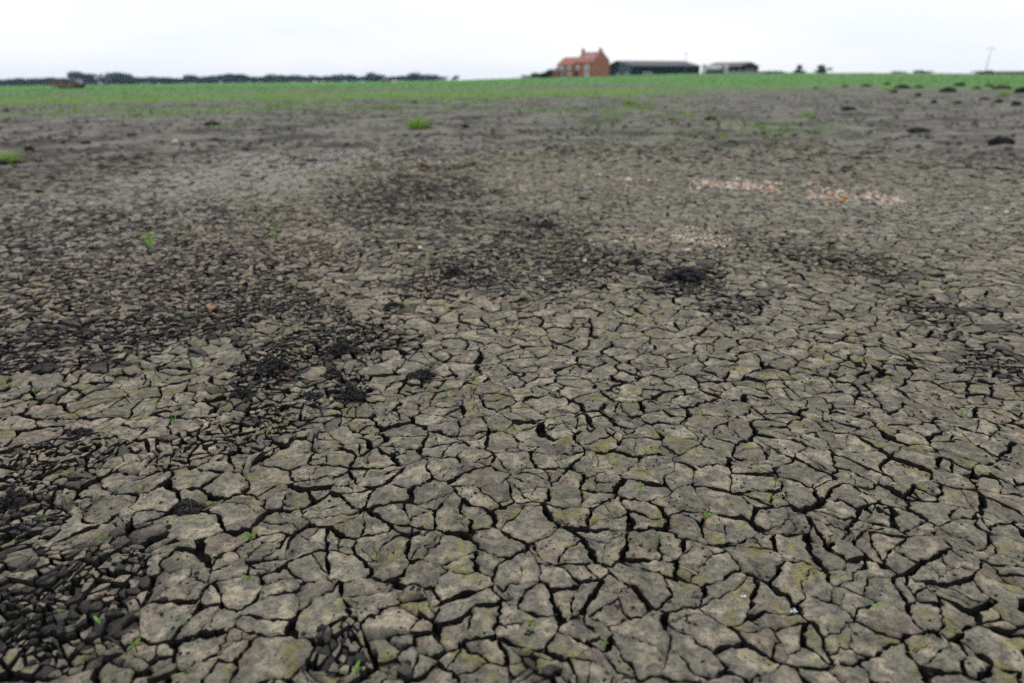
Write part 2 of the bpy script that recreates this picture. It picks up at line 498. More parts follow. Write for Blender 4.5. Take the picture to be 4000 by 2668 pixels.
def tag(o, label=None, cat=None, group=None, kind=None):
    if label: o['label'] = label
    if cat: o['category'] = cat
    if group: o['group'] = group
    if kind: o['kind'] = kind
    return o

class MB:
    """collects simple solids, then links them as one mesh object"""
    def __init__(s): s.v, s.f = [], []
    def add(s, vs, fs):
        o = len(s.v); s.v += [tuple(p) for p in vs]; s.f += [tuple(i + o for i in f) for f in fs]; return s
    def box(s, x0, x1, y0, y1, z0, z1):
        vs = [(x, y, z) for z in (z0, z1) for y in (y0, y1) for x in (x0, x1)]
        return s.add(vs, [(0, 2, 3, 1), (4, 5, 7, 6), (0, 1, 5, 4), (2, 6, 7, 3), (0, 4, 6, 2), (1, 3, 7, 5)])
    def prism(s, prof, a, b, axis='x'):
        """profile of (u, z) extruded along axis from a to b"""
        n = len(prof)
        P = [(a, u, z) for u, z in prof] + [(b, u, z) for u, z in prof]
        if axis == 'y': P = [(u, w, z) for (w, u, z) in P]
        return s.add(P, [tuple(range(n))[::-1], tuple(range(n, 2 * n))] + [(i, (i + 1) % n, (i + 1) % n + n, i + n) for i in range(n)])
    def tube(s, pts, rad, n=6, cap=True):
        rings = []
        for i, p in enumerate(pts):
            p = Vector(p)
            d = (Vector(pts[min(i + 1, len(pts) - 1)]) - Vector(pts[max(i - 1, 0)])).normalized()
            u = d.orthogonal().normalized(); w = d.cross(u)
            r = rad[i] if isinstance(rad, (list, tuple)) else rad
            rings.append([p + (u * math.cos(2 * math.pi * k / n) + w * math.sin(2 * math.pi * k / n)) * r for k in range(n)])
        vs = [q for r in rings for q in r]
        fs = [(i * n + k, i * n + (k + 1) % n, (i + 1) * n + (k + 1) % n, (i + 1) * n + k) for i in range(len(pts) - 1) for k in range(n)]
        if cap: fs += [tuple(range(n))[::-1], tuple(range((len(pts) - 1) * n, len(pts) * n))]
        return s.add(vs, fs)
    def build(s, name, mat, parent=None, loc=None, smooth=False):
        me = bpy.data.meshes.new(name)
        me.from_pydata(s.v, [], s.f)
        me.materials.append(mat)
        if smooth: me.polygons.foreach_set('use_smooth', np.ones(len(me.polygons), bool))
        me.update()
        return link(name, me, parent, loc)

def empty(name, loc, rz=0.0):
    o = link(name, None, None, loc)
    o.rotation_euler = (0, 0, rz)
    o.empty_display_size = 0.2
    return o

# ------------------------------------------------------------------ cracked mud plates: layout
PLATE_END = 22.0
L0 = 0.132
def clip(poly, tags, nx, ny, c, tg):
    """keep nx*x+ny*y <= c; edge i runs from vertex i to i+1 and carries tags[i]"""
    out, ot = [], []
    n = len(poly)
    d = [nx * p[0] + ny * p[1] - c for p in poly]
    for i in range(n):
        j = (i + 1) % n
        if d[i] <= 0:
            out.append(poly[i]); ot.append(tags[i])
            if d[j] > 0:
                t = d[i] / (d[i] - d[j])
                out.append((poly[i][0] + t * (poly[j][0] - poly[i][0]), poly[i][1] + t * (poly[j][1] - poly[i][1])))
                ot.append(tg)
        elif d[j] <= 0:
            t = d[i] / (d[i] - d[j])
            out.append((poly[i][0] + t * (poly[j][0] - poly[i][0]), poly[i][1] + t * (poly[j][1] - poly[i][1])))
            ot.append(tags[i])
    return out, ot

def h01(a, b, s=0):
    v = (a * 73856093 ^ b * 19349663 ^ s * 83492791) & 0xFFFFFFFF
    v = ((v ^ (v >> 15)) * 2246822519) & 0xFFFFFFFF
    v = ((v ^ (v >> 13)) * 3266489917) & 0xFFFFFFFF
    return ((v ^ (v >> 16)) & 0xFFFFF) / 0xFFFFF

def area_c(poly):
    A = cx = cy = 0
    for i in range(len(poly)):
        x0, y0 = poly[i]; x1, y1 = poly[(i + 1) % len(poly)]
        w = x0 * y1 - x1 * y0
        A += w; cx += (x0 + x1) * w; cy += (y0 + y1) * w
    A *= 0.5
    if abs(A) < 1e-9: return 0, poly[0]
    return A, (cx / (6 * A), cy / (6 * A))

HW = math.tan(math.radians(35.6)) * 1.10
def in_view(x, y, m=0.3):
    return 0.80 < y < PLATE_END and abs(x) < HW * y + 0.45 + m

rows = int(PLATE_END / (L0 * 0.87)) + 4
seeds = {}
for j in range(0, rows):
    y = 0.45 + j * L0 * 0.87
    nx = int((HW * y + 1.2) / L0) + 1
    for i in range(-nx, nx + 1):
        a, b = h01(i + 500, j, 1), h01(i + 500, j, 2)
        seeds[(i, j)] = ((i + 0.5 * (j & 1) + (a - 0.5) * 0.95) * L0, y + (b - 0.5) * 0.95 * L0)
cells = []
for (i, j), (sx, sy) in seeds.items():
    if not in_view(sx, sy): continue
    R = L0 * 1.6
    poly = [(sx - R, sy - R), (sx + R, sy - R), (sx + R, sy + R), (sx - R, sy + R)]
    tags = [0.0] * 4
    ida = i * 1000 + j
    for dj in (-2, -1, 0, 1, 2):
        for di in (-2, -1, 0, 1, 2):
            q = seeds.get((i + di, j + dj))
            if q is None or (di == 0 and dj == 0): continue
            idb = (i + di) * 1000 + j + dj
            nx, ny = q[0] - sx, q[1] - sy
            h = h01(min(ida, idb), max(ida, idb), 3)
            w = 0.0072 + 0.0165 * h * h * h if h > 0.08 else 0.002
            poly, tags = clip(poly, tags, nx, ny, (nx * (q[0] + sx) + ny * (q[1] + sy)) / 2, w)
            if len(poly) < 3: break
        if len(poly) < 3: break
    if len(poly) >= 3:
        cells.append((poly, tags, ida))

cc = np.array([area_c(c[0])[1] for c in cells])
crum = np.minimum(1.0, 1.35 * zones(CRUMBLE, cc[:, 0], cc[:, 1]))

def split(poly, tags, pts, key, w_lo, w_hi):
    out = []
    for a in range(len(pts)):
        p, t = poly, tags
        for b in range(len(pts)):
            if a == b: continue
            nx, ny = pts[b][0] - pts[a][0], pts[b][1] - pts[a][1]
            h = h01(key * 64 + min(a, b), max(a, b), 5)
            p, t = clip(p, t, nx, ny, (nx * (pts[a][0] + pts[b][0]) + ny * (pts[a][1] + pts[b][1])) / 2, w_lo + (w_hi - w_lo) * h)
            if len(p) < 3: break
        if len(p) >= 3: out.append((p, t))
    return out

def rand_in(poly, c, k):
    v = poly[random.randrange(len(poly))]
    w = poly[random.randrange(len(poly))]
    s, t = random.random(), random.random()
    q = (v[0] * s + w[0] * (1 - s), v[1] * s + w[1] * (1 - s))
    return (c[0] + (q[0] - c[0]) * t ** 0.5, c[1] + (q[1] - c[1]) * t ** 0.5)

pieces = []   # (poly, tags, crumble, level)
for idx, (poly, tags, key) in enumerate(cells):
    A, c = area_c(poly)
    d = math.hypot(*c)
    cr = float(crum[idx])
    u = h01(key, 7, 9)
    if cr > 0.32 and (u < cr * 1.25):
        size = max(0.088 - 0.064 * cr, 0.0068 * d, 0.023)
        size *= 0.8 + 0.5 * h01(key, 3, 1)
        n = max(2, min(40, int(A / (size * size))))
        pts = [rand_in(poly, c, 0) for _ in range(n)]
        # one relaxation step evens the fragments out
        subs = split(poly, tags, pts, key, 0.001, 0.0085)
        pts2 = [area_c(p)[1] for p, _ in subs]
        if n > 3: subs = split(poly, tags, pts2, key, 0.001, 0.0010 + 0.0085 * cr)
        for p, t in subs: pieces.append((p, t, cr, 2))
    else:
        n = 1 if u > 0.58 else (2 if u > 0.26 else (3 if u > 0.08 else 4))
        if A > 0.020: n += 1
        if d > 9 and n > 2: n = 2
        if d > 14: n = 1
        if n == 1:
            pieces.append((poly, tags, cr, 0))
        else:
            for p, t in split(poly, tags, [rand_in(poly, c, 0) for _ in range(n)], key, 0.0, 0.0090):
                a2, c2 = area_c(p)
                # now and then a corner breaks away into a few small bits
                if a2 < 0.0020 and d < 6 and random.random() < 0.5:
                    for p3, t3 in split(p, t, [rand_in(p, c2, 0) for _ in range(3)], key + 77, 0.0005, 0.005):
                        pieces.append((p3, t3, 0.3, 2))
                else:
                    pieces.append((p, t, cr, 1))

# inset every piece by half the width of the crack on each of its edges, then resample
def inset(poly, tags):
    n = len(poly)
    p, t = list(poly), list(tags)
    for i in range(n):
        x0, y0 = poly[i]; x1, y1 = poly[(i + 1) % n]
        ex, ey = x1 - x0, y1 - y0
        l = math.hypot(ex, ey)
        if l < 1e-6: continue
        nx, ny = ey / l, -ex / l          # outward for counter-clockwise polygons
        w = max(0.0003, tags[i] * 0.5)
        # widths change along the crack, so some cracks taper out
        wa = w * (0.55 + 0.9 * h01(int(x0 * 2000), int(y0 * 2000), 4)); wb = w * (0.55 + 0.9 * h01(int(x1 * 2000), int(y1 * 2000), 4))
        lim = 0.10 * l
        wb = max(wa - lim, min(wa + lim, wb)) if wa < wb else wb
        wa = max(wb - lim, min(wb + lim, wa))
        ax, ay = x0 - nx * wa, y0 - ny * wa; bx, by = x1 - nx * wb, y1 - ny * wb
        fx, fy = bx - ax, by - ay
        fl = math.hypot(fx, fy)
        if fl < 1e-7: continue
        mx, my = fy / fl, -fx / fl
        p, t = clip(p, t, mx, my, mx * ax + my * ay, 0)
        if len(p) < 3: return None
    return p

def resample(poly, n):
    P = np.array(poly + [poly[0]])
    L = np.concatenate([[0], np.cumsum(np.hypot(*np.diff(P, axis=0).T))])
    s = (np.arange(n) + 0.5) / n * L[-1]
    out = np.stack([np.interp(s, L, P[:, 0]), np.interp(s, L, P[:, 1])], -1)
    for k in range(len(poly)):          # keep the corners sharp
        i = min(n - 1, int(L[k] / L[-1] * n))
        out[i] = out[i] * 0.15 + P[k] * 0.85
    return out

plates = []
for (poly, tags, cr, lev) in pieces:
    A, c = area_c(poly)
    if A < 0: poly, tags = poly[::-1], (tags[:-1][::-1] + tags[-1:])
    A = abs(A)
    if A < 0.00012: continue
    d = math.hypot(*c)
    p = inset(poly, tags)
    if p is None: continue
    a2, c2 = area_c(p)
    if abs(a2) < 0.00008: continue
    if d > 10 and h01(int(c[0] * 1000), int(c[1] * 1000), 8) < ((d - 10) / (PLATE_END - 10)) ** 1.1: continue
    size = math.sqrt(a2)
    if d < 2.9: N, K = 38, 5
    elif d < 4.8: N, K = 28, 4
    elif d < 8: N, K = 16, 3
    elif d < 12: N, K = 10, 2
    elif d < 15: N, K = 8, 2
    else: N, K = 7, 2
    if size < 0.05:
        N = max(7, min(N, int(7 + size * 220 * min(1, 3 / d)))); K = 3 if d < 3.4 else 2
    plates.append(dict(o=resample(p, N), c=c2, N=N, K=K, size=size, cr=cr, lev=lev, d=d, A=a2))

# ------------------------------------------------------------------ plates: geometry, all vertices at once
def warp(x, y, size):
    k1 = 0.034
    wx = x + k1 * pnoise(x / 0.14, y / 0.14, 101); wy = y + k1 * pnoise(x / 0.14, y / 0.14, 102)
    a2 = 0.0120 * np.minimum(1, size / 0.08); a3 = 0.0062 * np.minimum(1, size / 0.05)
    wx = wx + a2 * pnoise(x / 0.045, y / 0.045, 103) + a3 * pnoise(x / 0.016, y / 0.016, 105)
    wy = wy + a2 * pnoise(x / 0.045, y / 0.045, 104) + a3 * pnoise(x / 0.016, y / 0.016, 106)
    return wx, wy

V, PID, RING, RAD = [], [], [], []
face_q, face_t, vstart = [], [], []
templates = {}
def template(N, K):
    if (N, K) in templates: return templates[(N, K)]
    q = []
    for r in range(K):
        for i in range(N):
            q.append((r * N + i, r * N + (i + 1) % N, (r + 1) * N + (i + 1) % N, (r + 1) * N + i))
    t = [(K * N + i, K * N + (i + 1) % N, (K + 1) * N) for i in range(N)]
    templates[(N, K)] = (np.array(q), np.array(t))
    return templates[(N, K)]
off = 0
for pi, P in enumerate(plates):
    N, K, s = P['N'], P['K'], P['size']
    o, c = P['o'], np.array(P['c'])
    bev = min(0.0045, s * 0.10) / (s * 0.5)
    # rings: skirt bottom, rim, shoulder, then inwards
    sc = [1.0, 1.0, 1 - bev] + [(1 - bev) * (1 - (k + 1) / (K - 1)) for k in range(K - 2)]
    sc = sc[:K + 1]
    for r in range(K + 1):
        V.append(c + (o - c) * sc[r]); RING.append(np.full(N, r)); RAD.append(np.full(N, sc[r]))
    V.append(c[None]); RING.append(np.array([K + 1])); RAD.append(np.array([0.0]))
    n = N * (K + 1) + 1
    PID.append(np.full(n, pi)); vstart.append((off, n)); off += n
V = np.concatenate(V); PID = np.concatenate(PID); RING = np.concatenate(RING); RAD = np.concatenate(RAD)
pa = lambda k: np.array([P[k] for P in plates], float)
SZ, CR, DD = pa('size')[PID], pa('cr')[PID], pa('d')[PID]
PC = np.array([P['c'] for P in plates])[PID]
nP = len(plates)
isc = np.array([P['lev'] == 2 for P in plates])
tilt = rng.normal(0, 1, (nP, 2)) * np.where(isc, 0.15, 0.020)[:, None]
lift = rng.normal(0, 1, nP) * np.where(isc, 0.0055, 0.0016)
dome = np.where(isc, rng.uniform(0.05, 0.22, nP), rng.uniform(-0.02, 0.035, nP)) * pa('size')
tintv = rng.uniform(0, 1, nP)
wx, wy = warp(V[:, 0], V[:, 1], SZ)
# ragged rim: every piece has its own nibbled edge
rag = (RING <= 1) | (RING == 2)
nib = np.minimum(0.006, SZ * 0.07)
h1 = pnoise(V[:, 0] / 0.011 + PID * 3.7, V[:, 1] / 0.011, 201)
dirx, diry = PC[:, 0] - V[:, 0], PC[:, 1] - V[:, 1]
dl = np.maximum(1e-5, np.hypot(dirx, diry))
wx = wx + np.where(rag, dirx / dl * nib * h1 * 1.2, 0); wy = wy + np.where(rag, diry / dl * nib * h1 * 1.2, 0)
relx, rely = V[:, 0] - PC[:, 0], V[:, 1] - PC[:, 1]
lump = (0.0100 * fbm(wx, wy, 0.12, 2, 301) + 0.0060 * fbm(wx, wy, 0.035, 2, 303)) * np.minimum(1, SZ / 0.08 + 0.25)
lump = lump + 0.0022 * pnoise(wx / 0.013, wy / 0.013, 305) * (DD < 5.5)
# small scoops left by hooves and heavy drops
sco = pnoise(wx / 0.075, wy / 0.075, 311)
lump = lump - 0.010 * sstep(0.42, 0.75, sco) * np.minimum(1, SZ / 0.1)
z = undul(wx, wy) + lift[PID] + tilt[PID, 0] * relx + tilt[PID, 1] * rely + dome[PID] * (0.6 - RAD ** 2) + lump
# a few bigger hollows
for (px, py, rr, dp) in ((1120, 2150, 0.035, 0.035), (800, 1945, 0.05, 0.03), (2210, 1800, 0.05, 0.014), (1490, 2170, 0.03, 0.018), (3080, 2330, 0.05, 0.02)):
    g = G(px, py)
    z = z - dp * np.exp(-((wx - g.x) ** 2 + (wy - g.y) ** 2) / (rr * rr))
rimdrop = np.minimum(0.0042, SZ * 0.07) * (0.75 + 0.8 * pnoise(wx / 0.02, wy / 0.02, 321))
z = np.where(RING == 1, z - rimdrop, z)
deep = np.where(isc, 0.026, 0.05)[PID] * np.where(DD > 8, 0.7, 1)
z = np.where(RING == 0, z - deep, z)
# far plates sink gently into the tilled soil
z = z - 0.012 * sstep(13, PLATE_END, np.hypot(wx, wy)) + terrain(wx, wy)
VV = np.stack([wx, wy, z], -1)
ZA = zone_attr(wx, wy)
MA = mask_attr(wx, wy)
# whole fragments are either peat-stained or not
_pr = rng.uniform(0, 1, nP)[PID]
ZA[:, 0] = np.where(_pr < ZA[:, 0] * np.where(isc[PID], 0.68, np.where(DD < 4, 0.25, 0.6)), 0.35 + 0.65 * ZA[:, 0], ZA[:, 0] * np.where(isc[PID], 0.36, 0.5))
TI = tintv[PID]

# ------------------------------------------------------------------ ground sheet (reaches the horizon)
rad_ = np.concatenate([np.geomspace(0.25, 9, 200), np.geomspace(9.1, 20, 120), np.geomspace(20.3, 120, 170), np.geomspace(122, 700, 90), np.geomspace(720, 1700, 16)])
azs = np.concatenate([np.linspace(-math.pi, -0.80, 40), np.linspace(-0.79, 0.79, 340), np.linspace(0.80, math.pi, 40)])[:-1]
nr, na = len(rad_), len(azs)
gx = (rad_[:, None] * np.sin(azs)[None]).ravel(); gy = (rad_[:, None] * np.cos(azs)[None]).ravel()
gd = np.hypot(gx, gy)
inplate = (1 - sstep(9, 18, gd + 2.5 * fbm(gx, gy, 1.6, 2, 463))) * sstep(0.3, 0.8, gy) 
gz = terrain(gx, gy) + undul(gx, gy) * (1 - sstep(20, 40, gd)) - 0.042 * inplate
gz = gz + 0.008 * fbm(gx, gy, 0.08, 2, 401) * (gd < 16)
# harrow ridges and clods in the bare soil beyond
ridge = np.sin((gy * math.cos(0.30) + gx * math.sin(0.30)) * 2 * math.pi / 1.25 + 2.2 * fbm(gx, gy, 4.0, 2, 411))
bare = sstep(10, 16, gd) * (1 - sstep(60, 110, gd))
gz = gz + bare * (0.013 * ridge * np.clip(0.6 + fbm(gx, gy, 5, 2, 421), 0, 1.3) + 0.07 * fbm(gx, gy, 0.5, 3, 431) + 0.05 * fbm(gx, gy, 2.4, 2, 441))
gz = gz + 0.25 * sstep(60, 120, gd) * (1 - sstep(500, 900, gd)) * fbm(gx, gy, 22, 3, 451)
idx = np.arange(nr * na).reshape(nr, na)
nxt = np.roll(idx, -1, axis=1)
q = np.stack([idx[:-1], idx[1:], nxt[1:], nxt[:-1]], -1).reshape(-1, 4)
centre = len(gx)
gx = np.append(gx, 0); gy = np.append(gy, 0); gz = np.append(gz, gz[:na].mean())
tri = np.stack([idx[0], nxt[0], np.full(na, centre)], -1)[:, [0, 1, 2]]
gd = np.hypot(gx, gy); gaz = np.arctan2(gx, gy)
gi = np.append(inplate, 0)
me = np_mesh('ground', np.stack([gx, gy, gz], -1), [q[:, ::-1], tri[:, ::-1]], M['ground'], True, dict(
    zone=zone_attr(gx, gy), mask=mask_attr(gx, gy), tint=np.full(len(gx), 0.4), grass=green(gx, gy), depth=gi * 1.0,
    farness=sstep(7, 11, gd + 1.5 * fbm(gx, gy, 1.5, 2, 461)), crop=np.maximum(sstep(105, 140, gd), sstep(0.1, 0.3, gaz) * sstep(70, 100, gd))))
ground = link('ground', me)
tag(ground, 'cracked drying mud field running back to green crop', kind='structure')

# the 300 plates that show largest are parts of their own; the rest are one mass
c_ = np.array([P['c'] for P in plates]); A_ = pa('A'); D_ = pa('d')
vis = (np.abs(c_[:, 0]) < math.tan(math.radians(35.5)) * (c_[:, 1] * 0.94 + 0.42)) & (c_[:, 1] > 1.22)
score = np.where(vis, A_ / (D_ ** 2 + CAM_H ** 2) ** 1.5, 0)
top = set(np.argsort(-score)[:300].tolist())
for pi in sorted(top, key=lambda i: -score[i]):
    s, n = vstart[pi]
    P = plates[pi]
    qq, tt = template(P['N'], P['K'])
    o0 = np.array([P['c'][0], P['c'][1], 0.0])
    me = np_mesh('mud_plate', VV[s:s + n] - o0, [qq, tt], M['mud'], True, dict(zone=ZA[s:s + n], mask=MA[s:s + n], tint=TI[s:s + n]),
                 M['subsoil_shade'], [1] * P['N'] + [0] * (len(qq) - P['N'] + len(tt)))
    link('mud_plate', me, ground, o0)
keep = np.ones(len(VV), bool)
Q, T, SL = [], [], []
remap_off = 0
chunks = []
for pi in range(nP):
    if pi in top: continue
    s, n = vstart[pi]
    qq, tt = template(plates[pi]['N'], plates[pi]['K'])
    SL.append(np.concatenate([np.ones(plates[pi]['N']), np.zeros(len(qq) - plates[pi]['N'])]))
    Q.append(qq + remap_off); T.append(tt + remap_off); chunks.append((s, n)); remap_off += n
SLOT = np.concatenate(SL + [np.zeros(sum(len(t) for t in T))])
sel = np.concatenate([np.arange(s, s + n) for s, n in chunks])
me = np_mesh('mud_plates', VV[sel], [np.concatenate(Q), np.concatenate(T)], M['mud'], True, dict(zone=ZA[sel], mask=MA[sel], tint=TI[sel]), M['subsoil_shade'], SLOT)
o = link('small_mud_plates', me, ground)
tag(o, 'smaller and farther cracked mud plates and crumbs', kind='stuff')
N_TRI = sum(len(a) * 2 for a in Q) + sum(len(a) for a in T)
print('plates', nP, 'tris', N_TRI, 'ground', len(q) * 2)

# surface height lookup: nearest plate vertex, for standing things on the mud
_top = RING >= 2
_tv = VV[_top]
_cell = {}
for k, (a, b) in enumerate(zip(np.floor(_tv[:, 0] / 0.06).astype(int), np.floor(_tv[:, 1] / 0.06).astype(int))):
    _cell.setdefault((a, b), []).append(k)
def surf(x, y):
    a, b = math.floor(x / 0.06), math.floor(y / 0.06)
    best, bz = 9, None
    for i in (-1, 0, 1):
        for j in (-1, 0, 1):
            for k in _cell.get((a + i, b + j), ()):
                dd = (_tv[k, 0] - x) ** 2 + (_tv[k, 1] - y) ** 2
                if dd < best: best, bz = dd, _tv[k, 2]
    return bz if bz is not None else tz(x, y)
def gground(x, y):
    r, a = math.hypot(x, y), math.atan2(x, y)
    i = min(len(rad_) - 1, int(np.searchsorted(rad_, r))); j = min(len(azs) - 1, int(np.searchsorted(azs, a)))
    return float(max(gz[i * na + j], gz[max(0, i - 1) * na + j], gz[i * na + j - 1]))
def S(px, py):
    g = G(px, py)
    z_ = surf(g.x, g.y)
    return Vector((g.x, g.y, max(z_, gground(g.x, g.y))))
def GG(px, py):
    g = G(px, py)
    return Vector((g.x, g.y, gground(g.x, g.y)))
# ------------------------------------------------------------------ loose crumbs, also standing in for shaded pits
_t = (1 + 5 ** 0.5) / 2
ICO_V = np.array([(-1, _t, 0), (1, _t, 0), (-1, -_t, 0), (1, -_t, 0), (0, -1, _t), (0, 1, _t), (0, -1, -_t), (0, 1, -_t), (_t, 0, -1), (_t, 0, 1), (-_t, 0, -1), (-_t, 0, 1)]) / math.hypot(1, _t)
ICO_F = np.array([(0, 11, 5), (0, 5, 1), (0, 1, 7), (0, 7, 10), (0, 10, 11), (1, 5, 9), (5, 11, 4), (11, 10, 2), (10, 7, 6), (7, 1, 8),
                  (3, 9, 4), (3, 4, 2), (3, 2, 6), (3, 6, 8), (3, 8, 9), (4, 9, 5), (2, 4, 11), (6, 2, 10), (8, 6, 7), (9, 8, 1)])
def lumps(name, pts, radii, mat, flat=0.7, smooth=False, jit=0.28):
    n = len(pts)
    pts = np.asarray(pts, float); radii = np.asarray(radii, float)
    v = ICO_V[None] * (1 + rng.uniform(-jit, jit, (n, 12, 1)))
    sc_ = np.stack([rng.uniform(0.8, 1.35, n), rng.uniform(0.8, 1.35, n), rng.uniform(0.8, 1.2, n) * flat], -1)
    v = v * sc_[:, None]
    a = rng.uniform(0, 6.28, n)
    x = v[..., 0] * np.cos(a)[:, None] - v[..., 1] * np.sin(a)[:, None]
    y = v[..., 0] * np.sin(a)[:, None] + v[..., 1] * np.cos(a)[:, None]
    v = np.stack([x, y, v[..., 2]], -1) * radii[:, None, None] + pts[:, None]
    f = (ICO_F[None] + (np.arange(n) * 12)[:, None, None]).reshape(-1, 3)
    return np_mesh(name, v.reshape(-1, 3), [f], mat, smooth)

pts, rad = [], []
def crumb(x, y, r, sink=0.35):
    pts.append((x, y, surf(x, y) + r * (0.6 - sink))); rad.append(r)
for _ in range(900):  # small black clusters double as the shade inside pits of the plates
    y = 1.15 + 4.2 * random.random() ** 1.15
    x = (random.random() * 2 - 1) * 0.78 * (y + 0.4)
    n = 1 + int(random.expovariate(0.28))
    sp = 0.008 + 0.03 * random.random()
    for _k in range(min(n, 11)):
        crumb(x + random.gauss(0, sp), y + random.gauss(0, sp), 0.0022 + 0.0035 * random.random() ** 2)
cy_ = 1.1 + 9 * rng.uniform(0, 1, 40000) ** 1.2
cx_ = rng.uniform(-1, 1, 40000) * 0.78 * (cy_ + 0.4)
ok_ = np.nonzero(rng.uniform(0, 1, 40000) < zones(DARK, cx_, cy_) * 1.3)[0][:4200]
for k in ok_:
    crumb(cx_[k], cy_[k], (0.003 + 0.009 * random.random() ** 2.5) * (0.8 + 0.07 * cy_[k]), 0.6)
o = link('soil_crumbs_pit_shade', lumps('soil_crumbs_pit_shade', pts, rad, M['peat']))
tag(o, 'loose black peat crumbs, some standing in for shaded pits, over the cracked plates', 'soil crumbs', kind='stuff')
pts, rad = [], []
for _ in range(8500):
    r = math.exp(random.uniform(math.log(9), math.log(60))); a = random.uniform(-0.68, 0.68)
    x, y = r * math.sin(a), r * math.cos(a)
    if float(fbm(np.array([x]), np.array([y]), 2.5, 2, 471)[0]) < random.uniform(-0.35, 0.45): continue
    q_ = random.uniform(0.014, 0.05) * (1 + 0.012 * r)
    pts.append((x, y, gground(x, y) + q_ * 0.1)); rad.append(q_)
o = link('soil_lumps', lumps('soil_lumps', pts, rad, M['lump']))
tag(o, 'small brown soil lumps strewn over the far bare field', 'soil lumps', kind='stuff')

# ------------------------------------------------------------------ dark clods and heaps of crumbs
def clod_mesh(seed):
    """one tumbled clod: a lumpy, flattened ball about one metre across"""
    import bmesh
    bm = bmesh.new()
    bmesh.ops.create_icosphere(bm, subdivisions=3, radius=0.5)
    for v in bm.verts:
        p = v.co
        k = 1 + 0.34 * float(pnoise(p.x * 2.6 + seed * 9, p.y * 2.6 + p.z * 1.7, 700 + seed)) + 0.24 * float(pnoise(p.x * 7 + p.z * 3, p.y * 7 + seed * 5, 720 + seed)) + 0.14 * float(pnoise(p.x * 15 + p.z * 8, p.y * 15 - p.z * 5, 740 + seed))
        v.co = Vector((p.x * k, p.y * k * 0.8, max(-0.12, p.z * k * 0.75)))
    me = bpy.data.meshes.new('clod')
    bm.to_mesh(me); bm.free()
    me.materials.append(M['clod'])
    return me
CLODS = [clod_mesh(k) for k in range(5)]
def clod(px, py, w, h, label, cat='clod', name='soil_clod', group='dark clods lying on the field'):
    g = GG(px, py + h * 0.35)
    depth = math.hypot(g.y, CAM_H)
    m = w * depth / FPX * 1.05
    hm = h * depth / FPX
    o = link(name, CLODS[random.randrange(5)], None, (g.x, g.y, g.z + 0.06 * hm))
    o.scale = (m * 0.92, m * 0.75, hm * 1.45)
    o.rotation_euler = (0, 0, random.choice((0, math.pi)) + random.uniform(-.35, .35))
    tag(o, label, cat, group)
    return o
for a in (
    (3317, 424, 52, 22, 'small flat black clod alone above the green weed patch'),
    (3582, 510, 84, 24, 'long flat black clod nearest right of the green weeds'),
    (3912, 553, 90, 40, 'largest black clod, close to the right edge of the field'),
    (3647, 397, 26, 17, 'small round dark clod, first of three below the heap row'),
    (3738, 400, 40, 18, 'dark clod in the middle of three below the heap row'),
    (3844, 386, 34, 15, 'flattish dark clod just under the right heaps'),
    (3902, 395, 34, 18, 'dark clod below the green tuft at far right'),
    (3970, 404, 36, 22, 'dark clod nearest the right edge under the heaps'),
    (2778, 465, 42, 22, 'small black clod at the left end of the green weeds'),
    (3310, 648, 70, 24, 'dark brown clod on furrows left of the right pebbles'),
    (2944, 646, 74, 12, 'low flat dark clod above the middle pebble strip'),
    (2276, 767, 58, 34, 'upright black clod below the lone white stone'),
    (2400, 785, 40, 26, 'small black clod right of the upright clod'),
    (2147, 575, 22, 14, 'tiny black clod on pale furrows at mid field'),
    (1855, 771, 64, 20, 'flat black clod in the dark soil at mid distance'),
    (1515, 832, 36, 20, 'small black clod on the dark middle strip'),
    (117, 584, 40, 24, 'black clod behind the grass tuft at the left edge'),
    (12, 632, 34, 30, 'black clod touching the grass tuft at the left edge'),
    (337, 559, 44, 17, 'dark clod lying right of the left grass tuft'),
    (247, 557, 18, 14, 'small dark clod between two larger ones at left'),
    (513, 527, 34, 14, 'flat dark clod in the bare soil left of centre'),
    (827, 485, 58, 20, 'dark humped clod with weeds left of the round tuft'),
    (1020, 508, 26, 12, 'small flat clod between hump and round grass tuft'),
    (838, 546, 32, 10, 'low dark clod below the humped clod'),
    (25, 433, 24, 13, 'small dark clod at left edge under the green strip'),
    (1820, 497, 30, 15, 'brown clod just right of the round grass tuft'),
    (1617, 401, 26, 12, 'small dark clod on the thinly green strip'),
    (1000, 745, 30, 16, 'small dark clod on the pale crusted patch'),
    (2600, 568, 28, 10, 'flat grey clod on the furrows below the weeds'),
    (3560, 690, 60, 12, 'low dark ridge of clods on furrows at right'),
):
    clod(*a)
for a in (
    (3702, 352, 66, 26, 'largest black soil heap in the row before the crop'),
    (3745, 330, 42, 20, 'black soil heap behind the largest one'),
    (3523, 337, 68, 20, 'long black soil heap at the left end of the row'),
    (3490, 358, 28, 16, 'small black heap under the long left heap'),
    (3467, 326, 24, 14, 'small dark heap with green weeds at its foot'),
    (3382, 334, 34, 13, 'low dark heap leftmost in the row by the crop'),
    (3302, 336, 26, 10, 'faint low heap left of the main heap row'),
    (3585, 372, 24, 16, 'small pointed heap in front of the long heap'),
    (3590, 336, 40, 12, 'low heap between the long heap and the largest heap'),
    (3814, 342, 40, 14, 'flat dark heap right of the largest heap'),
    (3914, 340, 66, 20, 'broad dark heap behind the right green tuft'),
    (3985, 352, 46, 30, 'black heap cut by the right edge of the picture'),
    (3865, 334, 30, 12, 'small heap between flat and broad heaps'),
    (3185, 345, 24, 9, 'faint dark heap in the grass left of the row'),
):
    clod(*a, cat='soil heap', name='soil_heap', group='black soil heaps along the crop edge')

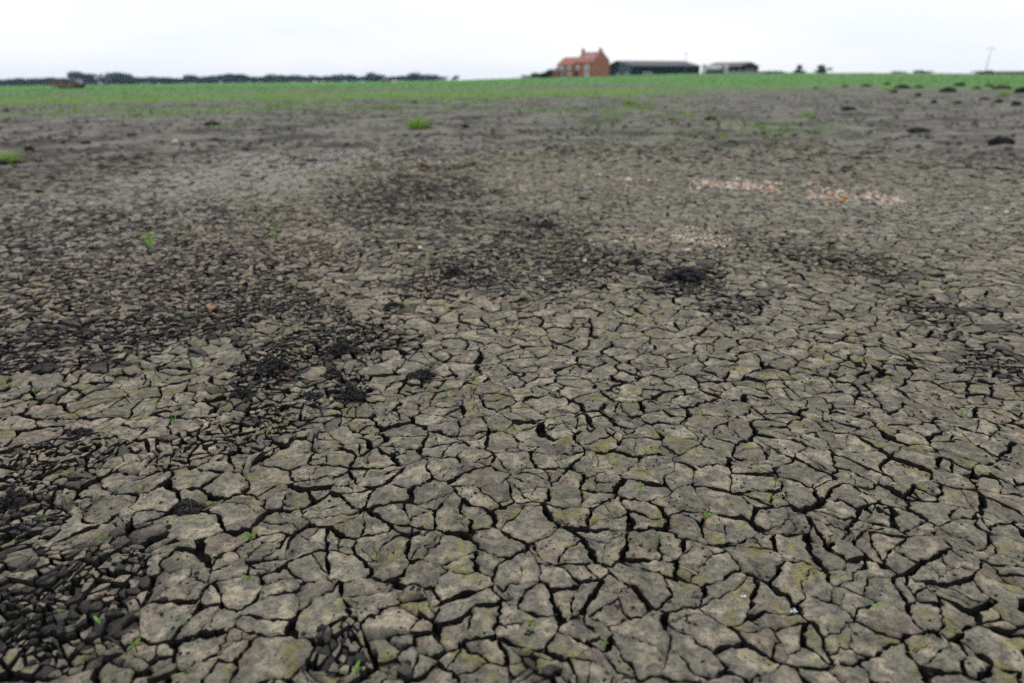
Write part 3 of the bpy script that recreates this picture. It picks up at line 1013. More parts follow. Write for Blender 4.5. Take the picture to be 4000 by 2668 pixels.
def heap(px, py, w, h, label):
    """a pile of small black crumbs"""
    g = S(px, py)
    depth = math.hypot(g.y, CAM_H)
    m, hm = w * depth / FPX / 2, h * depth / FPX * 0.8
    P_, R_ = [], []
    n = 120
    for _ in range(n):
        a, r = random.uniform(0, 6.28), random.random() ** 0.6
        x, y = m * r * math.cos(a), m * 0.75 * r * math.sin(a)
        top = hm * (1 - r ** 1.7) * (0.75 + 0.5 * random.random())
        P_.append((x, y, top * random.random() ** 0.4 + surf(g.x + x, g.y + y) - g.z)); R_.append(m * (0.04 + 0.15 * random.random() ** 2))
    o = link('crumb_heap', lumps('crumb_heap', P_, R_, M['peat'], 0.85), None, g)
    tag(o, label, 'crumb heap', 'heaps of black crumbs on the mud plates')
for a in (
    (1075, 1455, 150, 75, 'largest heap of black crumbs on the plates left of centre'),
    (1300, 1465, 80, 42, 'small round crumb heap right of the largest heap'),
    (1370, 1560, 120, 60, 'crumb heap under a red seedling, right of its group'),
    (940, 1560, 110, 50, 'flat crumb heap lowest at left of its group'),
    (1220, 1550, 90, 26, 'low scatter heap of crumbs between two larger heaps'),
    (1340, 1375, 110, 50, 'crumb heap at the top of the group left of centre'),
    (1650, 1468, 110, 40, 'black crumb heap in front of a raised plate at centre'),
    (2680, 1088, 170, 52, 'broad black heap in the dark soil right of centre'),
    (2478, 1034, 80, 26, 'flat dark heap above left of the broad heap'),
    (1775, 1075, 90, 40, 'black heap in the dark soil near the white cone stone'),
    (2130, 882, 100, 22, 'flat black heap just above a small orange stone'),
    (740, 1975, 120, 60, 'black crumb heap in the hollow between mossy plates at left'),
    (60, 1955, 120, 90, 'black knobbly heap at the left edge'),
    (1540, 1205, 90, 34, 'crumb heap above the row of raised pale plates'),
    (310, 1690, 100, 24, 'thin crumb heap between cracked plates at left'),
):
    heap(*a)

# ------------------------------------------------------------------ stones
def stone_mesh(mat, k):
    me = lumps('stone', [(0, 0, 0)], [0.5], M[mat], 0.75, True, 0.16)
    return me
STONES = {m_: [stone_mesh(m_, k) for k in range(3)] for m_ in ('stone_white', 'stone_tan', 'stone_red', 'stone_pink', 'stone_ochre')}
def stone(px, py, w, kind, label, group='stones on the field', name='stone', cat='stone'):
    g = S(px, py)
    size = w * math.hypot(g.y, CAM_H) / FPX
    o = link(name, STONES[kind][random.randrange(3)], None, (g.x, g.y, g.z + size * 0.26))
    o.scale = (size, size * random.uniform(.8, 1), size * random.uniform(0.8, 1.0))
    o.rotation_euler = (random.uniform(-.2, .2), random.uniform(-.2, .2), random.uniform(0, 6.28))
    tag(o, label, cat, group)
    return o
for a in (
    (2453, 712, 30, 'stone_white', 'large white stone alone at mid field'),
    (2686, 980, 22, 'stone_white', 'white stone just below the near pebble patch'),
    (2284, 1026, 24, 'stone_white', 'white stone alone on dark soil at centre'),
    (2120, 1102, 17, 'stone_white', 'small white stone standing upright nearest the camera'),
    (1641, 974, 22, 'stone_white', 'white stone on grey plates left of centre'),
    (2025, 977, 14, 'stone_tan', 'tiny cream stone between two white stones'),
    (2132, 905, 15, 'stone_red', 'small orange stone under the flat black heap'),
    (2118, 905, 9, 'stone_white', 'tiny pale stone touching the orange stone'),
    (828, 1207, 26, 'stone_red', 'orange brick fragment in dark crumbs at left'),
    (684, 564, 26, 'stone_pink', 'pinkish stone in the bare soil at upper left'),
    (3850, 819, 18, 'stone_tan', 'tan stone right of the right pebble strip'),
    (3930, 839, 22, 'stone_white', 'pale stone near the right edge beyond the strip'),
    (3968, 845, 16, 'stone_tan', 'rightmost tan stone by the picture edge'),
    (2267, 622, 13, 'stone_tan', 'tan pebble above the faint left pebble line'),
    (2262, 652, 12, 'stone_tan', 'small pale pebble over the lone white stone'),
    (770, 1163, 12, 'stone_white', 'tiny white stone above the brick fragment'),
    (1990, 700, 14, 'stone_pink', 'pink pebble left of the faint pebble line'),
    (2405, 948, 18, 'stone_tan', 'tan pebble at the left end of the near pebble line'),
    (2660, 905, 14, 'stone_red', 'orange chip at the left of the near pebble patch'),
    (3001, 750, 24, 'stone_red', 'orange brick chip ending the middle pebble strip'),
    (3262, 752, 24, 'stone_red', 'red brick chip at the top of the right pebble strip'),
    (3286, 795, 26, 'stone_ochre', 'ochre stone below the right pebble strip'),
    (2750, 722, 24, 'stone_white', 'biggest white pebble at the left of the middle strip'),
    (2880, 712, 22, 'stone_white', 'round white pebble on top of the middle strip'),
    (3390, 782, 26, 'stone_white', 'biggest white pebble in the right strip'),
    (3450, 788, 22, 'stone_tan', 'tan stone right of the biggest white pebble'),
    (3280, 750, 20, 'stone_white', 'white pebble next to the red brick chip'),
):
    stone(*a)
patches = (
    ((2690, 718), (3045, 742), 16, 66, 16, 'small stone in the middle strip of pale pebbles', 'pebbles of the middle strip'),
    ((3160, 755), (3560, 792), 26, 70, 16, 'small stone in the right strip of pale pebbles', 'pebbles of the right strip'),
    ((2620, 935), (2850, 945), 34, 76, 12, 'small stone in the near pebble patch right of centre', 'pebbles of the near patch'),
    ((2280, 682), (2560, 704), 9, 18, 10, 'small stone in the faint pebble line left of the white stone', 'pebbles of the faint line'),
    ((1640, 632), (1790, 640), 8, 18, 9, 'small stone in the pale pebble patch under the grass tuft', 'pebbles of the left patch'),
    ((2440, 945), (2560, 938), 10, 12, 9, 'small stone in the short pebble line above the dark soil', 'pebbles of the short line'),
)
kinds = ['stone_white'] * 6 + ['stone_tan'] * 10 + ['stone_pink'] * 8 + ['stone_red', 'stone_ochre']
M['gravel'] = simple('pale_pink_gravel', (0.58, 0.46, 0.37), 0.8, 0.2, 25, 0.25, col2=(0.70, 0.64, 0.55))
GP, GRAD = [], []
for (a, b, sp, n, w, lab, grp) in patches:
    for _ in range(n * 5):
        t = random.random()
        g = S(a[0] + (b[0] - a[0]) * t + random.gauss(0, 22), a[1] + (b[1] - a[1]) * t + random.gauss(0, sp * 0.7))
        q_ = 0.2 * w * random.uniform(0.5, 1.2) * math.hypot(g.y, CAM_H) / FPX
        GP.append((g.x, g.y, g.z + q_ * 0.3)); GRAD.append(q_)
    for _ in range(n):
        t = random.random()
        stone(a[0] + (b[0] - a[0]) * t + random.gauss(0, 10), a[1] + (b[1] - a[1]) * t + random.gauss(0, sp * 0.55), w * random.uniform(0.6, 1.35), (kd := random.choice(kinds)), 'small ' + {'stone_white': 'white', 'stone_tan': 'tan', 'stone_pink': 'pinkish', 'stone_red': 'orange red', 'stone_ochre': 'ochre'}[kd] + lab[5:], grp, 'pebble', 'pebble')
o = link('gravel', lumps('gravel', GP, GRAD, M['gravel']))
tag(o, 'fine pale pinkish gravel between the strewn pebbles', 'gravel', kind='stuff')

# ------------------------------------------------------------------ seedlings, sprigs, litter
def leaf_mesh(mb, base, az, el, L, W, droop=0.5, n=5):
    """one leaf: an arched, folded blade"""
    vs, fs = [], []
    d = Vector((math.cos(az), math.sin(az), 0)); u = Vector((-math.sin(az), math.cos(az), 0))
    p = Vector(base); e = el
    for i in range(n + 1):
        t = i / n
        w = W * (math.sin(math.pi * (0.08 + 0.92 * t) ** 0.8) if t < 1 else 0.0) * 0.5
        vs += [p + u * w + Vector((0, 0, w * 0.3)), p, p - u * w + Vector((0, 0, w * 0.3))]
        p = p + (d * math.cos(e) + Vector((0, 0, math.sin(e)))) * (L / n)
        e -= droop / n
    for i in range(n):
        for k in (0, 1):
            a = i * 3 + k
            fs.append((a, a + 1, a + 4, a + 3))
    mb.add(vs, fs)

def seedling(px, py, h, kind, label):
    """h: overall height or spread in photograph pixels"""
    g = S(px, py)
    s_ = h * math.hypot(g.y, CAM_H) / FPX
    o = empty('seedling' if kind != 'grass' else 'grass_sprig', g)
    tag(o, label, 'grass sprig' if kind == 'grass' else 'seedling', 'young plants on the cracked mud')
    a0 = random.uniform(0, 6.28)
    if kind == 'grass':
        for k in range(5):
            mb = MB(); leaf_mesh(mb, (random.uniform(-.05, .05) * s_, random.uniform(-.05, .05) * s_, -0.05 * s_), a0 + k * 1.3, random.uniform(1.15, 1.5), s_ * random.uniform(.6, 1.05), s_ * 0.07, 0.5, 6)
            mb.build('blade', M['leaf_bright'], o, smooth=True)
        return
    lm = {'green': 'leaf', 'bright': 'leaf_bright', 'grey': 'leaf_grey', 'red': 'leaf_red', 'mixed': 'leaf'}[kind]
    sm = M['stem_red'] if kind in ('red', 'mixed') else M['stem_green']
    hh = s_ * 0.45
    top_ = Vector((random.uniform(-.1, .1) * s_, random.uniform(-.1, .1) * s_, hh))
    MB().tube([(0, 0, -0.1 * s_), top_ * 0.5, top_], [s_ * 0.035, s_ * 0.03, s_ * 0.022], 5).build('stem', sm, o, smooth=True)
    n = 2 if kind == 'bright' else (4 if kind in ('green', 'mixed') else 3)
    for k in range(n):
        mb = MB()
        leaf_mesh(mb, top_ * random.uniform(.8, 1.0), a0 + k * 6.283 / n + random.uniform(-.3, .3), random.uniform(0.35, 0.95) if kind != 'red' else random.uniform(.9, 1.3), s_ * random.uniform(.45, .65), s_ * random.uniform(.17, .24), 0.7)
        mb.build('leaf', M[lm] if not (kind == 'mixed' and k == 0) else M['leaf_red'], o, smooth=True)
for a in (
    (2693, 1235, 50, 'bright', 'bright green two-leaved seedling standing in dark crumbs right of centre'),
    (2522, 1792, 42, 'bright', 'seedling with one hanging green leaf on a plate right of centre'),
    (2747, 2050, 92, 'mixed', 'four-leaved seedling with red heart at lower right of centre'),
    (3027, 1902, 56, 'mixed', 'slender seedling beside a curled flake, right of the four-leaved one'),
    (3735, 2060, 44, 'grey', 'grey-leaved seedling with red stem near a rounded plate at right'),
    (3421, 2383, 52, 'bright', 'bright green cluster seedling in a wide crack at lower right'),
    (2970, 2440, 44, 'grey', 'grey-green seedling in the crack below the white fluff'),
    (2361, 2506, 38, 'green', 'small green seedling low in a crack at bottom centre right'),
    (2571, 2112, 44, 'green', 'thin seedling on a flat plate left of the four-leaved seedling'),
    (3306, 1732, 40, 'red', 'reddish seedling on a mossy plate at right'),
    (2472, 2170, 42, 'red', 'red seedling sunk in a crack right of centre'),
    (395, 2452, 56, 'bright', 'bright green seedling in black crumbs at bottom left'),
    (534, 2545, 80, 'mixed', 'broad-leaved seedling with red stem at bottom left'),
    (988, 2136, 96, 'green', 'tall two-tone seedling beside the brown hollow at lower left'),
    (969, 2280, 46, 'green', 'green seedling on a smooth plate below the brown hollow'),
    (407, 2124, 56, 'green', 'green seedling among crumbs at left, above the bright one'),
    (559, 1932, 54, 'mixed', 'red and green seedling on a mossy plate at left'),
    (179, 2036, 36, 'green', 'small green seedling in crumbs near the left edge'),
    (333, 2000, 40, 'red', 'dark red seedling in a dark crack at left'),
    (633, 1735, 42, 'red', 'red seedling on crumbled plates at left middle'),
    (1397, 2648, 60, 'bright', 'bright green seedling at the bottom edge left of centre'),
    (543, 2416, 34, 'green', 'tiny green seedling at the edge of a broad plate, lower left'),
    (336, 2570, 36, 'green', 'tiny green seedling in the lowest left crumbs'),
    (438, 2660, 46, 'grey', 'grey-green seedling at the very bottom left'),
    (728, 2450, 34, 'green', 'tiny seedling in the dark crack at lower left'),
    (885, 1684, 66, 'green', 'spreading four-leaved seedling left of centre'),
    (1748, 1553, 62, 'green', 'broad-leaved seedling at centre, left of its red neighbour'),
    (1842, 1550, 60, 'mixed', 'upright red and green seedling at centre'),
    (1140, 1512, 66, 'red', 'reddish seedling bending beside the largest crumb heap'),
    (1365, 1530, 54, 'red', 'pink-stemmed seedling on the right crumb heap'),
    (140, 1546, 44, 'grey', 'pale seedling near the left edge, middle distance'),
    (225, 1552, 34, 'red', 'red sprout right of the pale seedling at left'),
    (1450, 1838, 50, 'bright', 'light green seedling on a grey plate left of centre'),
    (1225, 1556, 30, 'green', 'small green seedling between the crumb heaps'),
    (727, 1250, 42, 'green', 'small seedling in dark crumbs below the brick fragment'),
    (2035, 2236, 52, 'red', 'red sprout by a wide crack at lower centre'),
    (2068, 2456, 44, 'green', 'small green seedling in a crack at bottom centre'),
    (1918, 2000, 30, 'red', 'tiny red sprout in a plate left of the bird-shaped plate'),
    (2292, 1860, 44, 'green', 'ferny seedling under the bird-shaped plate at centre'),
    (2499, 1920, 50, 'green', 'ferny seedling lying on a plate right of the other ferny one'),
    (3758, 1622, 50, 'bright', 'mossy green tuft-like seedling at the right edge, middle'),
    (3640, 1480, 36, 'green', 'small green seedling in a dark crack at right'),
    (3390, 1340, 30, 'bright', 'small bright seedling on grey plates at right'),
    (3535, 1098, 30, 'green', 'green seedling on the far right plates'),
    (763, 1460, 60, 'grass', 'short grass sprig on a plate left of the largest crumb heap'),
    (681, 1655, 44, 'grass', 'small grass sprig on grey plates at left middle'),
    (1472, 2170, 62, 'grass', 'grass sprig beside a deep crack at lower centre left'),
    (590, 975, 105, 'grass', 'tall grass sprig standing alone in the dark soil at left'),
    (1068, 930, 56, 'grass', 'short grass sprig right of the tall one'),
    (720, 940, 34, 'grass', 'tiny grass sprig between the tall and the short one'),
    (235, 2404, 36, 'grass', 'tiny grass sprig in crumbs at lower left'),
):
    seedling(*a)
for (px, py, L, az, mat, label, name) in (
    (500, 1950, 60, -0.5, 'twig', 'short dark twig lying between plates at left', 'twig'),
    (280, 2262, 40, 1.4, 'straw', 'pale straw piece standing in crumbs at lower left', 'straw'),
    (2775, 1705, 44, -0.8, 'straw', 'pale straw lying on a plate right of centre', 'straw'),
    (3190, 2130, 40, -0.3, 'straw', 'thin straw on a flat plate at lower right', 'straw'),
    (1345, 2215, 44, 0.1, 'straw', 'short straw bit on a plate left of centre low down', 'straw'),
    (2250, 1192, 36, 0.5, 'straw', 'tan straw flake on the row of raised plates', 'straw'),
    (2690, 2215, 70, -0.6, 'straw', 'long bent straw bridging a crack at lower right', 'straw'),
):
    g = S(px, py)
    l = L * math.hypot(g.y, CAM_H) / FPX
    d = Vector((math.cos(az), math.sin(az), 0)) * l / 2
    P3 = []
    for t in (-1, -0.3, 0.3, 1):
        q_ = g + d * t
        P3.append((q_.x - g.x, q_.y - g.y + l * 0.04 * t * t, surf(q_.x, q_.y) - g.z + 0.003))
    o = MB().tube(P3, l * 0.035, 5).build(name, M[mat], None, g)
    tag(o, label, name)
for (px, py, label) in ((2908, 2316, 'larger white fluff of down on a plate at lower right'), (3104, 2378, 'smaller white fluff of down right of the larger one')):
    g = S(px, py)
    P_ = [(random.gauss(0, .0045), random.gauss(0, .003), 0.003 + random.random() * 0.004) for _ in range(14)]
    o = link('down_feather', lumps('down_feather', P_, [0.0012 + 0.0014 * random.random() for _ in P_], M['white_down'], 0.6), None, g)
    tag(o, label, 'down feather', 'white down on the mud')

# ------------------------------------------------------------------ grass tufts
def tuft(px, py, w, h, label, n=150, dry=0.3, name='grass_tuft'):
    g = GG(px, py + h * 0.45)
    dpt = math.hypot(g.y, CAM_H)
    wm, hm = w * dpt / FPX / 2, h * dpt / FPX
    o = empty(name, g)
    tag(o, label, 'grass tuft', 'grass tufts on the bare soil')
    bl, dr = MB(), MB()
    for k in range(n):
        a, r = random.uniform(0, 6.28), random.random() ** 0.7
        b = (wm * 0.55 * r * math.cos(a), wm * 0.5 * r * math.sin(a), -0.02)
        leaf_mesh(bl, b, a + random.uniform(-.5, .5), random.uniform(0.9, 1.5) - 0.35 * r, hm * random.uniform(.75, 1.3), hm * 0.07, random.uniform(.4, 1.1), 3)
    for k in range(int(n * dry)):
        a, r = random.uniform(-0.9, 0.9), random.random()
        b = (wm * (0.2 + 0.6 * r), wm * 0.4 * math.sin(a), 0)
        leaf_mesh(dr, b, a, random.uniform(0.2, 0.8), hm * random.uniform(.3, .6), hm * 0.07, random.uniform(.5, 1.1), 3)
    bl.build('blades', M['grass'], o)
    dr.build('dry_blades', M['grass_dry'], o)
for a in (
    (1632, 478, 116, 54, 'round bright green grass tuft at the middle of the field', 170, .3),
    (35, 608, 80, 62, 'green grass tuft with dry foot at the left edge', 130, .5),
    (2455, 397, 84, 26, 'flat bright green tuft before the barn', 120, .15),
    (2690, 440, 60, 24, 'faint yellowish grass tuft right of the flat one', 60, .5),
    (3150, 443, 74, 26, 'faded grass tuft with brown foot above the weed patch', 90, .8),
    (3468, 345, 40, 22, 'green tuft between the black heaps, left one', 70, .3),
    (3920, 365, 46, 26, 'green tuft below the broad black heap at right', 70, .2),
    (2920, 362, 40, 14, 'low green tuft in front of the open barn', 50, .1),
    (1560, 375, 44, 14, 'low yellow green tuft in the thin strip left of centre', 50, .2),
):
    tuft(*a)

# ------------------------------------------------------------------ weeds and crop cover (uncountable)
def cover(name, pts, mat, label, cat, lo, hi):
    vs, fs = [], []
    for (x, y, z, s_) in pts:
        n = random.randint(3, 5)
        a0 = random.uniform(0, 6.28)
        for k in range(n):
            a = a0 + k * 6.283 / n + random.uniform(-.3, .3)
            L, W = s_ * random.uniform(.7, 1.2), s_ * random.uniform(.25, .4)
            e = random.uniform(lo, hi)
            d = Vector((math.cos(a) * math.cos(e), math.sin(a) * math.cos(e), math.sin(e))); u = Vector((-math.sin(a), math.cos(a), 0))
            b = Vector((x, y, z)); i = len(vs)
            vs += [b, b + d * L * .55 + u * W / 2, b + d * L + Vector((0, 0, -0.1 * L)), b + d * L * .55 - u * W / 2]
            fs.append((i, i + 1, i + 2, i + 3))
    o = link(name, np_mesh(name, np.array([tuple(v) for v in vs]), [np.array(fs)], mat, False))
    tag(o, label, cat, kind='stuff')
pts_w = []
def weed_patch(px0, px1, py0, py1, n, s0, s1):
    for _ in range(int(n * 1.9)):
        u, v = random.gauss(0.5, 0.24), random.gauss(0.5, 0.26)
        if pnoise(np.array([u * 9]), np.array([v * 4 + px0 * .01]), 81)[0] < random.uniform(-.35, .25): continue
        g = GG(px0 + (px1 - px0) * u, py0 + (py1 - py0) * v)
        pts_w.append((g.x, g.y, g.z + 0.01, random.uniform(s0, s1)))
weed_patch(2450, 3550, 445, 560, 330, .04, .12)
weed_patch(1900, 3400, 390, 560, 800, .03, .09)
weed_patch(0, 2200, 395, 520, 500, .03, .09)
weed_patch(2800, 3350, 478, 532, 90, .05, .13)
weed_patch(2000, 2800, 400, 480, 260, .07, .16)
weed_patch(1000, 2100, 385, 450, 330, .07, .2)
weed_patch(700, 1050, 480, 520, 50, .06, .12)
weed_patch(0, 4000, 420, 620, 220, .05, .1)
weed_patch(1500, 3300, 520, 760, 60, .05, .09)
cover('weeds', pts_w, M['weed'], 'low green weeds scattered over the bare soil', 'weeds', .2, 1.0)
pts_c = []
while len(pts_c) < 9000:
    r = math.exp(random.uniform(math.log(34), math.log(300)))
    az = random.uniform(-0.72, 0.72)
    x, y = r * math.sin(az), r * math.cos(az)
    pts_c.append((x, y, r))
pc = np.array(pts_c)
gw = green(pc[:, 0], pc[:, 1])
keep_ = rng.uniform(0, 1, len(pc)) < gw
pz = terrain(pc[:, 0], pc[:, 1])
near_c = [(a[0], a[1], zz, 0.14 + 0.0011 * a[2]) for a, zz, k in zip(pts_c, pz, keep_) if k and a[2] < 105]
far_c = [(a[0], a[1], zz, 0.2 + 0.0011 * a[2]) for a, zz, k in zip(pts_c, pz, keep_) if k and a[2] >= 105]
cover('grass_cover', near_c, M['weed'], 'thin green grass strip across the middle of the field', 'grass', .4, 1.3)
cover('crop', far_c, M['crop'], 'young green crop running up to the farm', 'crop', .5, 1.3)

# ------------------------------------------------------------------ brick farmhouse
def place(px, R): 
    p = AT(px, R); return p
house = empty('farmhouse', place(2243, 300) + Vector((0, 0, -0.25)), math.radians(-40))
house.scale = (1.12, 1.12, 0.90)
tag(house, 'two-storey red brick farmhouse with pantile roof and two chimneys', 'house')
def gable_block(parent, x0, x1, y0, y1, eave, ridge, nm='wall'):
    ym = (y0 + y1) / 2
    MB().prism([(y0, 0), (y1, 0), (y1, eave), (ym, ridge), (y0, eave)], x0, x1).build(nm, M['brick'], parent)
def roof(parent, x0, x1, y0, y1, eave, ridge, mat, th=0.18, ov=0.25):
    ym = (y0 + y1) / 2
    k = (ridge - eave) / (ym - y0)
    e = eave - ov * k
    prof = [(y0 - ov, e), (ym, ridge), (y1 + ov, e), (y1 + ov, e + th), (ym, ridge + th * 1.3), (y0 - ov, e + th)]
    return MB().prism([(u, z + 0.02) for u, z in prof], x0, x1).build('roof', mat, parent)
gable_block(house, 0, 8.0, 0, 10, 6.2, 10.1)
gable_block(house, -7.4, 0, 0.12, 8.6, 5.5, 8.2)
r1 = roof(house, 0.05, 7.75, 0, 10, 6.2, 10.1, M['tile'])
roof(house, -7.55, -0.02, 0.12, 8.6, 5.5, 8.2, M['tile'])
for x in (2.9, 5.0):                      # roof lights on the front slope
    u0, u1 = 1.9, 3.3
    k = 3.9 / 5
    MB().prism([(u0, 6.2 + u0 * k + .3), (u1, 6.2 + u1 * k + .3), (u1, 6.2 + u1 * k + .38), (u0, 6.2 + u0 * k + .38)], x, x + 1.1).build('roof_light', M['glass'], house)
MB().prism([(-0.02, 6.2), (5, 10.15), (10.02, 6.2), (10.02, 6.75), (5, 10.75), (-0.02, 6.75)], 7.76, 8.06).build('gable_coping', M['brick'], house)
for x in (7.3, 0.1):
    c = MB().box(x - .35, x + .35, 4.45, 5.55, 9.0, 11.5).build('chimney', M['brick'], house)
    MB().box(x - .42, x + .42, 4.38, 5.62, 11.503, 11.65).build('chimney_cap', M['brick'], c)
    MB().tube([(x, 5, 11.65), (x, 5, 12.1)], .16, 8).build('chimney_pot', M['tile'], c)
MB().prism([(-11.4, 0), (-7.4, 0), (-7.4, 4.6), (-11.4, 1.9)], 1.0, 8.0, 'y').build('lean_to_wall', M['brick'], house)
MB().prism([(-11.7, 1.75), (-7.4, 4.65), (-7.4, 4.85), (-11.7, 1.95)], 0.8, 8.2, 'y').build('lean_to_roof', M['tile'], house)
def win(x, z0, z1, w, y=0.0):
    f = MB()
    f.box(x - w / 2, x - w / 2 + .14, y - .10, y - .01, z0, z1).box(x + w / 2 - .14, x + w / 2, y - .10, y - .01, z0, z1)
    f.box(x - w / 2 + .14, x + w / 2 - .14, y - .10, y - .01, z0, z0 + .14).box(x - w / 2 + .14, x + w / 2 - .14, y - .10, y - .01, z1 - .14, z1)
    f.box(x - .06, x + .06, y - .10, y - .01, z0 + .14, z1 - .14)
    o = f.build('window', M['white_paint'], house)
    MB().box(x - w / 2 + .14, x - .06, y - .05, y - .02, z0 + .14, z1 - .14).build('pane', M['glass'], o)
    MB().box(x + .06, x + w / 2 - .14, y - .05, y - .02, z0 + .14, z1 - .14).build('pane', M['glass'], o)
    MB().box(x - w / 2 - .1, x + w / 2 + .1, y - .22, y - .012, z0 - .16, z0 - .005).build('sill', M['white_paint'], o)
win(-5.8, 3.5, 5.1, 1.9, 0.12); win(-5.8, 0.5, 2.6, 2.3, 0.12)
win(-2.2, 3.6, 5.0, 1.5, 0.12); win(-2.2, 0.8, 2.3, 1.5, 0.12)
win(1.5, 3.6, 5.0, 1.2); win(5.2, 3.5, 5.2, 1.9); win(5.2, 0.5, 2.7, 2.0)
d_ = MB().box(0.35, 1.6, -0.12, -0.01, 0.0, 2.3).build('door', M['dark_wood'], house)
MB().box(0.25, 1.7, -0.9, -0.005, 2.35, 2.5).build('porch_roof', M['dark_wood'], house)
MB().tube([(-0.25, -0.12, 0), (-0.25, -0.12, 5.4)], .09, 6).build('downpipe', M['dark_wood'], house)

# ------------------------------------------------------------------ barns
barn = empty('barn', place(2467, 318) + Vector((0, 0, -0.2)), math.radians(30))
tag(barn, 'long dark green steel barn with grey roof beside the house', 'barn')
BW, BL, BE, BR = 20.5, 37.5, 3.7, 5.75
prof = [(0, 0), (BW, 0), (BW, BE - 1.0), (BW / 2, BR), (0, BE)]
MB().prism(prof, 0.0, BL).build('wall', M['barn_green'], barn)
MB().prism([(-0.3, BE - .05), (BW / 2, BR), (BW + .3, BE - 1.05), (BW + .3, BE - .85), (BW / 2, BR + .25), (-0.3, BE + .15)], -0.25, BL + .25).build('roof', M['barn_roof'], barn)
MB().prism([(0.3, 0.05), (BW / 2 - 1.9, 0.05), (BW / 2 - 1.9, BR - .45), (0.3, BE - .1)], -0.12, -0.01).build('gable_sheeting', M['barn_teal'], barn)
MB().prism([(BW / 2 - 1.7, 0.05), (BW / 2 + 1.7, 0.05), (BW / 2 + 1.7, BR - .5), (BW / 2 - 1.7, BR - .5)], -0.16, -0.01).build('door', M['barn_dark'], barn)
for k in range(9):
    x = 0.4 + k * 4.55
    MB().box(x, x + .22, -0.09, -0.005, 0, BE - .12).build('stanchion', M['barn_green'], barn)
MB().tube([(0, -0.42, BE + .0), (BL, -0.42, BE + .0)], .09, 6).build('gutter', M['barn_roof'], barn)

barn2 = empty('open_barn', place(2888, 335) + Vector((0, 0, -0.2)), math.radians(-42))
tag(barn2, 'low open-fronted dark barn with weathered brown roof, right of the green barn', 'barn')
W2, L2, E2, R2 = 18.0, 16.0, 2.9, 4.5
# long side runs to the left, open gable faces the field at the right
MB().box(-L2, 0, W2 - .2, W2, 0, E2).build('wall', M['barn_dark'], barn2)
MB().box(-L2, -L2 + .2, 0, W2 - .2, 0, E2).build('wall', M['barn_dark'], barn2)
MB().prism([(0, E2), (W2, E2), (W2 / 2, R2)], -0.2, 0).build('gable', M['barn_dark'], barn2)
MB().box(-L2 + .2, -6, 0, .2, 0, E2).build('wall', M['barn_dark'], barn2)
roof(barn2, -L2 - .3, .3, 0, W2, E2, R2, M['barn_roof_brown'], .2, .4)
for y in (0.0, W2 / 3, 2 * W2 / 3, W2 - .3):
    MB().box(-.3, 0, y, y + .3, 0, E2).build('post', M['pole_wood'], barn2)
for x in (-3.0,):
    MB().box(x - .3, x, 0, .3, 0, E2).build('post', M['pole_wood'], barn2)

# things round the yard
def pos(px, R, dz=0.0): return place(px, R) + Vector((0, 0, dz))
tank = empty('tank_trailer', pos(2785, 312), math.radians(-8))
tag(tank, 'white tank trailer standing between the two barns', 'trailer')
T_ = MB()
T_.tube([(-3.2, 0, 2.0), (-3.0, 0, 2.0), (3.0, 0, 2.0), (3.2, 0, 2.0)], [.7, 1.05, 1.05, .7], 14).build('tank', M['tank_white'], tank, smooth=True)
MB().box(-3.0, 3.6, -.5, .5, .75, .95).build('chassis', M['rubber'], tank)
MB().tube([(3.6, 0, .85), (5.0, 0, .6)], .1, 6).build('drawbar', M['rubber'], tank)
for x in (-1.6, 0.2):
    for y in (-.85, .85):
        w_ = MB().tube([(x, y - .2, .5), (x, y + .2, .5)], .5, 12).build('wheel', M['rubber'], tank)
def bale(px, R, z, label, r=0.75):
    o = MB().tube([(0, -.6, r), (0, -.5, r), (0, .5, r), (0, .6, r)], [r * .82, r, r, r * .82], 14).build('wrapped_bale', M['tank_white'], None, pos(px, R, z), True)
    o.rotation_euler = (0, 0, random.uniform(-.4, .4))
    tag(o, label, 'bale', 'white wrapped bales by the barns')
bale(2834, 312, 1.5, 'white wrapped bale resting on top of another before the open barn', .9)
bale(2834, 312.2, 0, 'white wrapped bale under the top one before the open barn', .8)
bale(2748, 306, 0.0, 'lower white wrapped bale at the corner of the green barn', .95)
bale(2749, 306.3, 1.85, 'upper white wrapped bale at the corner of the green barn', .9)
for px, w, h, label in ((2412, 1.4, .9, 'pale bulk bag by the dark barn door, left of it'), (2446, 1.6, .9, 'pale bulk bag right of the barn door'), (2528, 3.4, .9, 'long pale feed trough before the green barn')):
    o = empty('bulk_bag' if w < 2 else 'feed_trough', pos(px, 300))
    tag(o, label, 'bulk bag' if w < 2 else 'trough')
    b_ = MB()
    n_ = 10
    for k in range(1):
        b_.prism([(-.6, 0), (.6, 0), (.68, h * .5), (.5, h), (-.5, h), (-.68, h * .5)], -w / 2, w / 2)
    b_.build('body', M['concrete'], o)
    MB().box(-w / 2 - .05, w / 2 + .05, -.45, .45, h + .004, h + .1).build('rim', M['white_paint'], o)
wall_ = empty('concrete_wall', pos(2900, 318), math.radians(4))
tag(wall_, 'low pale concrete panel wall in front of the open barn', 'wall', kind='thing')
for k in range(6):
    MB().box(-6 + k * 2.0, -4.03 + k * 2.0, -.1, .1, 0, 1.0).build('panel', M['concrete'], wall_)
cart = empty('red_cart', pos(2932, 322), math.radians(10))
tag(cart, 'small red farm cart at the mouth of the open barn', 'cart')
MB().prism([(-.9, .8), (.9, .8), (1.1, 1.7), (-1.1, 1.7)], -1.6, 1.6).build('body', M['red_paint'], cart)
for x in (-1, 1):
    for y in (-.95, .95):
        MB().tube([(x, y - .12, .45), (x, y + .12, .45)], .45, 10).build('wheel', M['rubber'], cart)
shed = empty('small_shed', pos(2130, 300), math.radians(-20))
tag(shed, 'small dark shed with sloping roof left of the house', 'shed')
